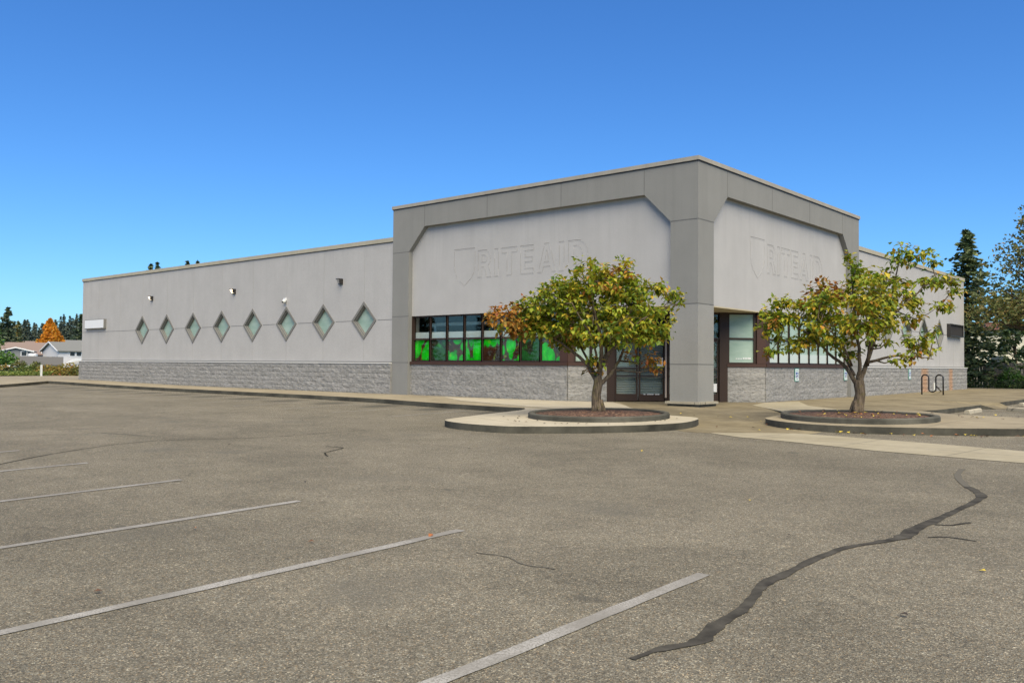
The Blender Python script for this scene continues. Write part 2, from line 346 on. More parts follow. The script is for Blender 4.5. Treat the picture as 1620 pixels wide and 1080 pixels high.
def subdivide_poly(poly, step):
    out = []
    for i, p in enumerate(poly):
        q = poly[(i + 1) % len(poly)]; n_ = max(1, int(math.dist(p, q) / step))
        out += [(p[0] + (q[0] - p[0]) * k / n_, p[1] + (q[1] - p[1]) * k / n_) for k in range(n_)]
    return out
def slab(name, poly, zf, mtop, mside, depth=.5, label=None, step=1.0, round_=0.0):
    """raised pavement: top follows zf, kerb sides go down; fine grid via bmesh bisect"""
    poly = subdivide_poly(poly, step)
    bm = bmesh.new(); f = bm.faces.new([bm.verts.new((x, y, 0)) for x, y in poly])
    if f.normal.z < 0: f.normal_flip()
    xs_ = [p[0] for p in poly]; ys_ = [p[1] for p in poly]
    for c0, c1, nrm in ((min(xs_), max(xs_), (1, 0, 0)), (min(ys_), max(ys_), (0, 1, 0))):
        k = c0 + 2.5
        while k < c1:
            co = (k, 0, 0) if nrm[0] else (0, k, 0)
            bmesh.ops.bisect_plane(bm, geom=bm.verts[:] + bm.edges[:] + bm.faces[:], plane_co=co, plane_no=nrm); k += 2.5
    bm.normal_update()
    for fa in bm.faces:
        if fa.normal.z < 0: fa.normal_flip()
    be = [e for e in bm.edges if e.is_boundary]
    for v in bm.verts: v.co.z = zf(v.co.x, v.co.y)
    r = bmesh.ops.extrude_edge_only(bm, edges=be)
    nv = [g for g in r['geom'] if isinstance(g, bmesh.types.BMVert)]; nf = [g for g in r['geom'] if isinstance(g, bmesh.types.BMFace)]
    for v in nv: v.co.z -= depth
    for fa in nf: fa.material_index = 1
    bmesh.ops.recalc_face_normals(bm, faces=bm.faces[:])
    top = max(bm.faces, key=lambda q: abs(q.normal.z))
    if top.normal.z < 0: bmesh.ops.reverse_faces(bm, faces=bm.faces[:])
    me = bpy.data.meshes.new(name); bm.to_mesh(me); bm.free(); me.materials.append(mtop); me.materials.append(mside)
    o = bpy.data.objects.new(name, me); scene.collection.objects.link(o); tag(o, label, None, None, 'structure')
    return o
def smooth_poly(pts, n_=5):
    """Catmull-Rom through the open list"""
    out = []
    for i in range(len(pts) - 1):
        p0 = Vector(pts[max(i - 1, 0)]); p1 = Vector(pts[i]); p2 = Vector(pts[i + 1]); p3 = Vector(pts[min(i + 2, len(pts) - 1)])
        for k in range(n_):
            t = k / n_; q = .5 * ((2 * p1) + (p2 - p0) * t + (2 * p0 - 5 * p1 + 4 * p2 - p3) * t * t + (3 * p1 - p0 - 3 * p2 + p3) * t ** 3)
            out.append((q.x, q.y))
    out.append(tuple(pts[-1])); return out

# ramp in front of the entrance, falling from the column to the car park
def Rz(x, y):
    q = (x - y) * Q; k = min(max((q - .9) / 4.6, 0), 1)
    return (1 - k) * Tz(x, y) + k * (Gz(x, y) + .006) - .003
slab('entrance_ramp', [(-5.3, .6), (-3.2, -1.6), (-.9, -3.2), (1.2, -4.2), (2.5, -6.0), (3.3, -6.55), (3.95, -6.5), (4.8, -6.2), (5.6, -5.6), (5.6, -3.6), (4.6, 0), (2.0, 3.0), (0.1, 5.6)], Rz, M['walkdark'], M['kerb'], .12, 'stained concrete ramp fanning out from the store entrance')
front = smooth_poly([(-3.3, -4.11), (-2.75, -4.9), (-2.35, -7.0), (-2.0, -8.45), (-1.6, -8.95), (-.65, -9.25), (.46, -9.22), (1.15, -8.77), (1.95, -8.04), (2.62, -7.09), (2.95, -6.05), (2.72, -4.93), (2.37, -4.41)])
walkL = [(-42.9, .6), (-42.9, -3.1), (-39.5, -2.95), (-30.9, -2.75), (-22.9, -2.9), (-15.4, -3.02), (-11, -3.26), (-7.2, -3.85), (-4.8, -4.08), (-3.32, -4.12)]
# long sidewalk in front of the wing
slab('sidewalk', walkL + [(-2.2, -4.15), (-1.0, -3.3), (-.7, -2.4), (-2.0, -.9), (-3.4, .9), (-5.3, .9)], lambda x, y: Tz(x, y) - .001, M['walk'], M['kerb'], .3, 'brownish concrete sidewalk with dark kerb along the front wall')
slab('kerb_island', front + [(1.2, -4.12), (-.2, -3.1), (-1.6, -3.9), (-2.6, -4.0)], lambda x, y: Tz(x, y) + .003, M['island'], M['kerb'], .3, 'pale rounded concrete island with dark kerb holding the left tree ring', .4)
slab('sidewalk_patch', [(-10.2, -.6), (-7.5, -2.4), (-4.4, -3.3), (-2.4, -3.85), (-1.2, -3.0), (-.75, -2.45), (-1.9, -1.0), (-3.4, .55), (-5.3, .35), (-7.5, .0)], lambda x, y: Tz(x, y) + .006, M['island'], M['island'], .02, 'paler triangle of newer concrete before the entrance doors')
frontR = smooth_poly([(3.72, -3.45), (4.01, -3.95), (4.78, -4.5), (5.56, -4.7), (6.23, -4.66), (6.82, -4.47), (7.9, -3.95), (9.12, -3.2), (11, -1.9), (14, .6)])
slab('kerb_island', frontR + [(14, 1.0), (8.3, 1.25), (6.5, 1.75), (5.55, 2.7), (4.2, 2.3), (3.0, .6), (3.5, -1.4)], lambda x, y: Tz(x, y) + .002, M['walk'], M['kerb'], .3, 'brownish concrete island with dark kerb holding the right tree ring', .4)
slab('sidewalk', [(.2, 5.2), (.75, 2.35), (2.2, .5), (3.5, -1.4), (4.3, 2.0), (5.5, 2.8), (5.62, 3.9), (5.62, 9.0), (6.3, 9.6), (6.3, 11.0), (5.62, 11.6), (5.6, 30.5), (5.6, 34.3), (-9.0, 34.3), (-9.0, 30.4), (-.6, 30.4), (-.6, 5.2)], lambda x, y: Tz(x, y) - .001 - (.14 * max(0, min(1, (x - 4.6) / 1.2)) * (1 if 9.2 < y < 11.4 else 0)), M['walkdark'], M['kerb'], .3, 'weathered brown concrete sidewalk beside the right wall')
slab('sidewalk_patch', [(.0, 4.6), (.63, 2.32), (2.1, .45), (3.42, -1.3), (3.9, -.2), (3.75, 1.5), (1.9, 3.6), (.35, 6.6)], lambda x, y: Tz(x, y) + .004, M['strip'], M['strip'], .02, 'paler concrete path leading off right of the entrance')
slab('driveway_pavement', [(-42.8, -3.2), (-39.76, -3.0), (-37.7, -4.92), (-36.1, -6.7), (-33.5, -10), (-61, -14), (-61.8, 9), (-42.8, 9)], lambda x, y: Tz(x, y) - .003, M['walk'], M['kerb'], .3, 'pale concrete apron at the far left beyond the end of the wing')
slab('walkway_strip', [(3.86, -6.5), (4.7, -6.95), (5.94, -7.2), (7.69, -7.75), (10.03, -8.08), (22, -9.6), (22, -7.7), (9.69, -6.24), (8.62, -5.98), (7.44, -5.75), (6.27, -5.55), (5.4, -5.45), (4.7, -5.8)], lambda x, y: Gz(x, y) + .008, M['strip'], M['kerb'], .02, 'pale concrete strip crossing the asphalt to the right edge')

def ribbon(name, pts, widths, mat_, dz, label, jitter=0.0, n_=6):
    P = smooth_poly(pts, n_); b = MB(); vs = []
    for i, p in enumerate(P):
        a = Vector(P[max(i - 1, 0)]); c = Vector(P[min(i + 1, len(P) - 1)]); t = (c - a).normalized(); nr = Vector((-t.y, t.x))
        w = widths if isinstance(widths, float) else widths[min(int(i / n_), len(widths) - 1)]
        j1, j2 = random.uniform(1 - jitter, 1 + jitter), random.uniform(1 - jitter, 1 + jitter)
        for sgn, j in ((1, j1), (-1, j2)):
            q = Vector(p) + nr * (w / 2 * sgn * j); vs.append((q.x, q.y, Gz(q.x, q.y) + dz))
    b.add(vs, [(2 * i, 2 * i + 1, 2 * i + 3, 2 * i + 2) for i in range(len(P) - 1)])
    o = b.build(name, mat_, fix=False); tag(o, label, None, None, 'structure')
    if o.data.polygons[0].normal.z < 0: o.data.flip_normals()
    return o
for i, x in enumerate([9.55, 6.93, 4.31, 1.61, -1.3, -4.1, -6.75, -9.4, -12.0]):
    ribbon('stall_line', [(x, -17.25 - .0 * i), (x + .02, -20), (x, -22.9)], .115, M['paint'], .006, 'worn white parking stall line on the asphalt', .12, 12)
for i, x in enumerate([-29.0, -26.4, -23.7, -21.1, -18.5, -15.8, -13.2, -10.5, -7.9, -5.3]):
    ribbon('stall_line', [(x, -3.5 - (.9 if x > -9 else 0)), (x, -6.2), (x, -7.4)], .07, M['paint'], .005, 'faded parking stall line near the kerb', .3, 8)
ribbon('crack_sealant', [(10.16, -19.2), (10.2, -18.95), (10.3, -18.7), (10.24, -18.42), (10.22, -18.17), (10.2, -17.89), (10.13, -17.61), (10.04, -17.26), (10.03, -16.85), (10.02, -16.23), (10.06, -15.62), (10.22, -15.17), (10.3, -14.86), (10.27, -14.33), (10.3, -13.57), (10.32, -12.58), (10.3, -11.95), (10.16, -11.54), (9.97, -11.17)],
       [.04, .07, .11, .10, .08, .08, .075, .095, .08, .075, .075, .10, .15, .12, .08, .09, .12, .10, .08], M['tar'], .006, 'dark wandering tar seam sealed into the asphalt', .24, 4)
ribbon('crack_sealant', [(9.97, -11.17), (9.62, -10.2), (9.48, -9.38)], .09, M['tarworn'], .006, 'paler worn tail of the long tar seam', .2, 6)
ribbon('crack_sealant', [(10.48, -14.72), (10.62, -14.6), (10.86, -14.62)], .03, M['tar'], .006, 'short dark tar dab beside the long sealed seam', .3, 4)
ribbon('crack_sealant', [(10.36, -14.05), (10.5, -13.95), (10.6, -13.7)], .045, M['tar'], .006, 'ragged tar spur joining the long sealed seam', .5, 4)
ribbon('asphalt_crack', [(-1.9, -18.6), (-3.22, -16.85), (-3.89, -14.97), (-2.9, -13.3), (-2.6, -11.8), (-2.51, -10.58)], .028, M['crackline'], .005, 'thin dark crack wandering across the left asphalt', .5, 9)
ribbon('asphalt_crack', [(-.37, -13.33), (.1, -13.3), (.28, -13.62), (.5, -14.0), (.96, -14.3)], .03, M['crackline'], .005, 'short crooked crack in the middle of the asphalt', .5, 8)
ribbon('asphalt_crack', [(-6.47, -14.75), (-5.73, -14.54), (-4.93, -14.45)], .07, M['tarworn'], .005, 'short dark patched crack at the left of the asphalt', .5, 8)
ribbon('asphalt_crack', [(7.7, -17.85), (8.0, -17.8), (8.29, -17.91), (8.58, -17.86)], .02, M['tarworn'], .005, 'hairline crack between the two nearest stall lines', .6, 9)

# ------------------------------------------------------------------ the store
store = empty('store_building', (0, 0, 0), 'long vacant single-storey grey store with a taller square corner entrance block and green window pictures', 'store')
TW = 13.73; TD = 13.65; XL = 42.52; YB = 30.55; SW = .05
ZT, ZU, ZM, ZL, ZW = 7.54, 5.65, 3.08, 1.27, 6.31
def arch(fr, S, corner):
    b = MB(); poly = [(corner, ZU), (corner, ZT - .13), (S - .95, ZT - .13), (S - .95, ZU), (S - 1.83, 6.58), (1.9, 6.58)]
    b.prism(fr, poly, 0, .6); b.box(fr, S - .95, S, 0, .6, .0, ZT - .13); return b
col = MB(); col.box(W, -.95, 0, 0, .98, 0.14, ZT - .13)
col.build('corner_pier', M['frame'], store)
arch(FL, TW, .95).build('arch_frame', M['frame'], store)
arch(FR, TD, .98).build('arch_frame', M['frame'], store)
# lower, slightly smoother part of the corner pier stands a hair proud
lp = MB(); lp.box(W, -.953, .003, -.003, .983, .14, ZM); lp.build('pier_casing', M['pier'], store)
pl = MB(); pl.box(W, -1.06, .11, -.11, 1.09, .07, .14); pl.build('pier_cap_stone', M['island'], store)
pb = MB(); pb.box(W, -1.0, .06, -.06, 1.04, -.1, .07); pb.build('pier_base', M['planter'], store)
# tower inner panels
for fr, S, c in ((FL, TW, .95), (FR, TD, .98)):
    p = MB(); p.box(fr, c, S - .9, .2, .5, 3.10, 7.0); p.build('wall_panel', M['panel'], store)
sf = MB(); sf.prism(lambda a, d, c: (a, c, d), [(-5.1, .2), (-.2, .2), (-.2, 5.1)], 3.06, 3.10)
sf.build('soffit', M['soffit'], store)
# tower parapet (hidden sides), roofs
tp = MB(); tp.box(W, -TW, -TW + .3, .6, TD, 5.9, ZT - .13); tp.box(W, -TW + .3, -.6, TD - .3, TD, 5.9, ZT - .13); split(tp, 'parapet', M['frame'], store)
rf = MB(); rf.box(W, -TW + .3, -.6, .6, TD - .3, 6.9, 7.0); split(rf, 'roof', M['roofing'], store)
rf = MB(); rf.box(W, -XL + .3, -TW, SW + .3, YB - .3, 5.7, 5.8); rf.box(W, -TW, -SW - .3, TD, YB - .3, 5.7, 5.8); split(rf, 'roof', M['roofing'], store)
cp = MB()
for fr, S in ((FL, TW), (FR, TD)):
    cp.box(fr, -.045, S + .045, -.045, .65, ZT - .13, ZT - .01); 
cp = MB(); cp.prism(lambda a, d, c: (a, c, d), [(.045, -.045), (.045, TD + .045), (-.4, TD + .045), (-.4, .4), (-TW - .045, .4), (-TW - .045, -.045)], ZT - .125, ZT)
cp.prism(lambda a, d, c: (a, c, d), [(-.4, TD + .045), (-TW - .045, TD + .045), (-TW - .045, .4), (-TW + .35, .4), (-TW + .35, TD - .35), (-.4, TD - .35)], ZT - .125, ZT - .002)
cp.build('coping', M['copingdark'], store)
dl = MB(); dl.box(FL, -.02, TW + .02, -.02, .3, ZT - .155, ZT - .125); dl.box(FR, .31, TD + .02, -.02, .3, ZT - .155, ZT - .125); split(dl, 'drip_edge', M['bronze'], store)
# joints
j = MB(); w = .011
for fr, S, c in ((FL, TW, .955), (FR, TD, .985)):
    o_ = -.003
    for s in ([1.9, 5.2, 8.6, TW - 1.83] if fr is FL else [1.88, 5.2, 8.45, TD - 1.85]): j.box(fr, s - w, s + w, o_, .02, 6.58, ZT - .16)
    j.box(fr, 0, c, o_ - .003, .02, ZU - w, ZU + w); j.box(fr, S - .95, S, o_, .02, ZU - w, ZU + w)
    for z in (ZM + .02, ZL): j.box(fr, 0, c, -.007, .02, z - w, z + w); j.box(fr, S - .95, S, o_, .02, z - w, z + w)
split(j, 'panel_joint', M['joint'], store)
# wings with diamond openings
H = .78
def wing(fr, s0, s1, dia, zt):
    """wall slab between s0 and s1 (measured along the face) with square-on-point openings"""
    b = MB(); zc = 3.0; zb = ZL; cuts = [s0]
    for c in dia: cuts += [c - 1.0, c + 1.0]
    cuts.append(s1)
    for a, e in zip(cuts[0::2], cuts[1::2]):
        if e - a > .001: b.prism(fr, [(a, zb), (a, zt), (e, zt), (e, zb)], SW, SW + .3)
    for c in dia:
        for sx in (-1, 1):
            for sz, ze in ((1, zt), (-1, zb)):
                b.prism(fr, [(c + sx, zc), (c + sx * H, zc), (c, zc + sz * H), (c, ze), (c + sx, ze)], SW, SW + .3)
    return b
dL = [15.54 + 2.748 * i for i in range(8)]
dR = [17.45, 20.15, 22.9, 25.6]
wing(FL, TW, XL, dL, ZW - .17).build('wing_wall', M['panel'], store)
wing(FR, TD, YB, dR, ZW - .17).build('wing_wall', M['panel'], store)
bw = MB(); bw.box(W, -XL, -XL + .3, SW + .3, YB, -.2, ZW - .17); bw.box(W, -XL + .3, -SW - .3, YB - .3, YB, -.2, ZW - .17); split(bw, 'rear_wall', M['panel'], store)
cw = MB(); cw.box(W, -XL - .05, -TW, SW - .05, .45, ZW - .17, ZW); cw.box(W, -XL - .05, -XL + .4, .45, YB + .05, ZW - .17, ZW - .002); cw.box(W, -.45, -SW + .05, TD, YB + .05, ZW - .17, ZW)
cw.box(W, -XL + .4, -.45, YB - .35, YB + .05, ZW - .17, ZW - .002); split(cw, 'coping', M['coping'], store)
de = MB(); de.box(FL, TW, XL + .02, SW - .025, .2, ZW - .195, ZW - .17); de.box(FR, TD, YB + .02, SW - .025, .2, ZW - .195, ZW - .17); split(de, 'drip_edge', M['bronze'], store)
cj = MB()
for fr, a, e in ((FL, TW, XL), (FR, TD, YB)):
    for s in (-.5, .5): pass
jj = MB(); w2 = .009
for c in dL + [37.5, 40.25]:
    if c in dL: jj.box(FL, c - w2, c + w2, SW - .004, SW + .02, 3 + H + .08, ZW - .2); jj.box(FL, c - w2, c + w2, SW - .004, SW + .02, ZL + .04, 3 - H - .08)
    else: jj.box(FL, c - w2, c + w2, SW - .004, SW + .02, ZL + .04, ZW - .2)
for c in dR + [28.3]:
    if c in dR: jj.box(FR, c - w2, c + w2, SW - .004, SW + .02, 3 + H + .08, ZW - .2); jj.box(FR, c - w2, c + w2, SW - .004, SW + .02, ZL + .04, 3 - H - .08)
    else: jj.box(FR, c - w2, c + w2, SW - .004, SW + .02, ZL + .04, ZW - .2)
split(jj, 'panel_joint', M['jointlight'], store)
jj = MB()
def hj(fr, a, e, dia):
    cs = [a] + sum([[c - H - .08, c + H + .08] for c in sorted(dia)], []) + [e]
    for p0, p1 in zip(cs[0::2], cs[1::2]):
        if p1 - p0 > .05: jj.box(fr, p0, p1, SW - .004, SW + .02, 2.99, 3.01)
hj(FL, TW, XL, dL); hj(FR, TD, YB, dR); split(jj, 'panel_joint', M['joint'], store)
lg = MB(); lg.box(FL, TW, XL + .1, -.1, .3, ZL - .055, ZL); lg.box(FL, XL, XL + .1, .3, YB, ZL - .055, ZL); lg.box(FR, TD, YB + .1, -.1, .3, ZL - .055, ZL); split(lg, 'ledge', M['ledge'], store)
jk = MB(); jk.box(FL, TW, XL, .02, .2, ZL + .001, ZL + .035); jk.box(FR, TD, YB, .02, .2, ZL + .001, ZL + .035); split(jk, 'ledge_gap', M['joint'], store)
# split-face block base: real relief
def relief(fr, s0, s1, z0, z1, d, dx=.1, amp=.02, seed=0, back=.3):
    nx = max(2, int((s1 - s0) / dx)); nz = max(2, int((z1 - z0) / .067)); b = MB(); vs = []
    for k in range(nz + 1):
        for i in range(nx + 1):
            s = s0 + (s1 - s0) * i / nx; z = z0 + (z1 - z0) * k / nz
            hgt = noise.noise(Vector((s * 5 + seed, z * 8, seed))) * amp + noise.noise(Vector((s * 13, z * 17, seed + 9))) * amp * .6
            edge = i in (0, nx) or k in (0, nz)
            course = abs(((z + .101) / .203) % 1 - .5) * 2
            vs.append(fr(s, d - (0 if edge else hgt + amp * .35 * (course > .3)), z))
    b.add(vs, [(k * (nx + 1) + i, k * (nx + 1) + i + 1, (k + 1) * (nx + 1) + i + 1, (k + 1) * (nx + 1) + i) for k in range(nz) for i in range(nx)])
    n0 = len(b.v); b.v += [fr(s0, d + back, z0), fr(s1, d + back, z0), fr(s1, d + back, z1), fr(s0, d + back, z1)]
    a00, a10, a11, a01 = 0, nx, nz * (nx + 1) + nx, nz * (nx + 1)
    b.f += [tuple(range(nx, -1, -1)) + (n0, n0 + 1), tuple(range(a01, a11 + 1)) + (n0 + 2, n0 + 3), tuple(k * (nx + 1) for k in range(nz + 1)) + (n0 + 3, n0), tuple(k * (nx + 1) + nx for k in range(nz, -1, -1)) + (n0 + 1, n0 + 2)]
    b.mi += [0] * 4
    return b
relief(FL, TW + .002, XL + .09, -.2, ZL - .06, -.07, seed=1, back=.3, amp=.019).build('block_base', M['cmu'], store)
relief(FR, TD + .002, YB + .09, -.2, ZL - .06, -.07, seed=2, back=.3, amp=.019).build('block_base', M['cmu'], store)
bb = MB(); bb.box(FL, XL + .02, XL + .09, .24, YB, -.2, ZL - .06); bb.build('block_base', M['cmu'], store)
relief(FL, 5.02, 12.79, -.2, 1.2, .15, seed=3, amp=.014).build('block_base', M['cmu'], store)
relief(FR, 5.02, 12.7, -.2, 1.2, .15, seed=4, amp=.014).build('block_base', M['cmu'], store)
relief(FD, .03, 1.35, -.2, 1.2, 0, seed=5, amp=.014).build('block_base', M['cmu'], store)
relief(FD, 5.52, 6.83, -.2, 1.2, 0, seed=6, amp=.014).build('block_base', M['cmu'], store)
# cap course and sill
sl = MB(); sl.box(FL, 4.98, 12.78, .1, .5, 1.2, 1.31); split(sl, 'sill', M['brownred'], store)
sl = MB(); sl.box(FR, 5.0, 12.69, .1, .5, 1.2, 1.31); split(sl, 'sill', M['brownred'], store)
sl = MB(); sl.box(FD, .02, 1.38, -.04, .3, 1.2, 1.305); sl.box(FD, 5.5, 6.86, -.04, .3, 1.2, 1.305); split(sl, 'sill', M['brownred'], store)

def trimmed_diamond(fr, c):
    f = MB(); zc = 3.0
    def ring(ho, hi, d0, d1):
        for k in range(4):
            a0, a1 = k * math.pi / 2, (k + 1) * math.pi / 2
            p = [(c + ho * math.cos(a0), zc + ho * math.sin(a0)), (c + ho * math.cos(a1), zc + ho * math.sin(a1)), (c + hi * math.cos(a1), zc + hi * math.sin(a1)), (c + hi * math.cos(a0), zc + hi * math.sin(a0))]
            f.prism(fr, p, d0, d1)
    ring(.80, .655, SW - .03, SW + .2); ring(.653, .60, SW + .03, SW + .2)
    fo = f.build('diamond_window', M['trim'], store, bevel=0)
    g = MB(); ring2 = [(c + .61 * math.cos(k * math.pi / 2), zc + .61 * math.sin(k * math.pi / 2)) for k in range(4)]
    g.prism(fr, ring2, SW + .15, SW + .17); g.build('pane', M['frost'], fo)
for c in dL: trimmed_diamond(FL, c)
for c in dR: trimmed_diamond(FR, c)

# window bands: frame > panes
def window(fr, s0, s1, zlo, ztr, zhi, d, upper, lower, fw=.032, head=.0):
    f = MB(); f.box(fr, s0 - fw, s0 + fw, d, d + .1, zlo, zhi); f.box(fr, s1 - fw, s1 + fw, d, d + .1, zlo, zhi)
    f.box(fr, s0 + fw, s1 - fw, d, d + .1, zlo, zlo + .045); f.box(fr, s0 + fw, s1 - fw, d, d + .1, zhi - .05, zhi); f.box(fr, s0 + fw, s1 - fw, d, d + .1, ztr - .03, ztr + .03)
    fo = f.build('window', M['brown'], store)
    for z0, z1, mt in ((zlo + .045, ztr - .03, lower), (ztr + .03, zhi - .05, upper)):
        g = MB(); g.box(fr, s0 + fw, s1 - fw, d + .05, d + .056, z0, z1); g.build('pane', mt, fo)
    return fo
sL = [12.74 - .9225 * i for i in range(9)]
for i in range(8):
    window(FL, sL[i + 1] + (.004), sL[i] - .004, 1.315, 2.19, 3.09, .25, M['glass'], M['glass'], .027)
sR = [5.38 + .912 * i for i in range(9)]
for i in range(8): 
    window(FR, sR[i] + .004, sR[i + 1] - .004, 1.315, 2.17, 3.09, .25, M['frost'], M['frost'], .04)
    g = MB(); g.box(FR, sR[i] + .05, sR[i + 1] - .05, .285, .298, 1.365, 1.68); g.build('pane_film', M['frostpale'], store)
for s0, s1 in ((.26, .80), (.82, 1.31)): window(FD, s0, s1, 1.31, 2.17, 3.05, .06, M['frost'], M['frost'], .035)
window(FD, 5.56, 6.5, 1.31, 2.17, 3.05, .06, M['frost'], M['frost'], .045)
ps = MB()
ps.box(FL, 5.0, 5.34, .16, .4, 1.315, 3.1); ps.box(FR, 5.02, 5.34, .16, .4, 1.315, 3.1)
ps.box(FD, .02, .22, .0, .25, 1.31, 3.06); ps.box(FD, 6.55, 6.86, .0, .25, 1.31, 3.06)
split(ps, 'corner_post', M['brownred'], store)
ps = MB(); ps.box(FD, 1.35, 1.62, -.02, .25, -.05, 3.06); ps.box(FD, 5.24, 5.52, -.02, .25, -.05, 3.06); ps.box(FL, 12.745, 12.79, .2, .4, 1.315, 3.1)
ps.box(FD, 2.415, 2.465, .02, .16, 2.19, 3.06); ps.box(FD, 1.62, 5.24, .02, .16, 2.12, 2.19); ps.box(FD, 1.62, 5.24, .02, .16, 2.99, 3.06); ps.box(FD, 3.36, 3.44, .02, .16, 0, 3.06); ps.box(FD, 4.3, 4.38, .02, .16, 0, 3.06)
split(ps, 'door_surround', M['brown'], store)
tg = MB(); tg.box(FD, 1.62, 5.24, .09, .1, 2.19, 2.99); tg.build('transom_glass', M['glass'], store)
# doors
slat = MB_slat = None
def door(s0, s1):
    f = MB(); d0, d1 = .05, .1; fw = .05
    f.box(FD, s0, s0 + fw, d0, d1, .02, 2.12); f.box(FD, s1 - fw, s1, d0, d1, .02, 2.12); f.box(FD, s0 + fw, s1 - fw, d0, d1, .02, .26); f.box(FD, s0 + fw, s1 - fw, d0, d1, 2.04, 2.12)
    fo = f.build('door', M['brown'], store)
    g = MB(); g.box(FD, s0 + fw, s1 - fw, .07, .076, .26, 2.04); g.build('door_glass', M['glass'], fo)
    h = MB()
    for z in (.86, 1.13): h.box(FD, s0 + fw, s1 - fw, .0, .048, z - .035, z + .035)
    split(h, 'push_bar', M['bronze'], fo)
    return fo
for s0, s1 in ((1.64, 2.42), (2.46, 3.34), (3.46, 4.28), (4.4, 5.22)): door(s0, s1)
es = MB(); es.box(FD, 3.345, 3.40, -.035, .018, .14, 2.12); es.build('door_edge_strip', mat('beige_weatherstrip', (.42, .34, .27), .7), store)
# interior: dark room, roll-down shutters behind the doors, ceiling strip
sh = MB()
for k in range(34):
    z = .05 + k * .06; sh.add([FD(1.6, .2, z), FD(5.24, .2, z), FD(5.24, .165, z + .03), FD(1.6, .165, z + .03), FD(1.6, .2, z + .06), FD(5.24, .2, z + .06)], [(0, 1, 2, 3), (3, 2, 5, 4)])
sh.build('roll_shutter', mat('grey_shutter_slats', (.30, .33, .33), .5), store, fix=False)
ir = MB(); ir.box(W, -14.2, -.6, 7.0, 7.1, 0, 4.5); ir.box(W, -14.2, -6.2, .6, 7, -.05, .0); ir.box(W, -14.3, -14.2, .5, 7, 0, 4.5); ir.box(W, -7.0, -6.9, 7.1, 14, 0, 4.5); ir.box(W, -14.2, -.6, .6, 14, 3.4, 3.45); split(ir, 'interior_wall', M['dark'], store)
st = MB(); st.box(FL, 5.4, 12.7, 1.1, 1.5, 2.74, 2.86); st.box(FL, 12.3, 12.38, 1.05, 1.09, 2.4, 2.8); st.build('ceiling_strip', mat('pale_ceiling_strip', (.75, .78, .74), .7), store)
ub = MB(); ub.box(FL, 5.36, 12.73, .36, .40, 2.225, 2.46); ub.build('header_board', mat('pale_header_board', (.62, .64, .62), .6), store)
# white box standing in for an exit-sign glint behind the right transom
fl = MB(); fl.box(FD, 5.0, 5.3, .5, .6, 2.48, 2.56); fl.build('glint_box', M['white'], store)

# ghost lettering: shield and words left in the stucco, each sign one faint raised outline set with its dirt lines
def arc(cx, cy, rx, ry, a0, a1, n_=7): return [(cx + rx * math.cos(R(a0 + (a1 - a0) * k / n_)), cy + ry * math.sin(R(a0 + (a1 - a0) * k / n_))) for k in range(n_ + 1)]
GL = {'R': [[(0, 0), (0, 1), (.42, 1)] + arc(.42, .70, .27, .30, 90, -60) + [(.74, 0), (.50, 0), (.34, .38), (.21, .38), (.21, 0), (0, 0)], [(.21, .56), (.40, .56)] + arc(.40, .69, .09, .13, -90, 90) + [(.21, .82), (.21, .56)]],
      'I': [[(0, 0), (0, 1), (.22, 1), (.22, 0), (0, 0)]],
      'T': [[(.24, 0), (.24, .82), (0, .82), (0, 1), (.70, 1), (.70, .82), (.46, .82), (.46, 0), (.24, 0)]],
      'E': [[(0, 0), (0, 1), (.62, 1), (.62, .82), (.21, .82), (.21, .59), (.57, .59), (.57, .42), (.21, .42), (.21, .18), (.62, .18), (.62, 0), (0, 0)]],
      'A': [[(0, 0), (.34, 1), (.58, 1), (.92, 0), (.70, 0), (.64, .2), (.28, .2), (.22, 0), (0, 0)], [(.33, .36), (.59, .36), (.46, .78), (.33, .36)]],
      'D': [[(0, 0), (0, 1), (.38, 1)] + arc(.38, .5, .38, .5, 90, -90, 10) + [(0, 0)], [(.21, .18), (.36, .18)] + arc(.36, .5, .18, .32, -90, 90, 8) + [(.21, .82), (.21, .18)]]}
M['ghost'] = stucco('unfaded_stucco_ghost', (.472, .463, .44))
M['grime'] = mat('dirt_line', (.16, .15, .13), .95); M['grimesoft'] = mat('soft_dirt_line', (.29, .28, .255), .95)
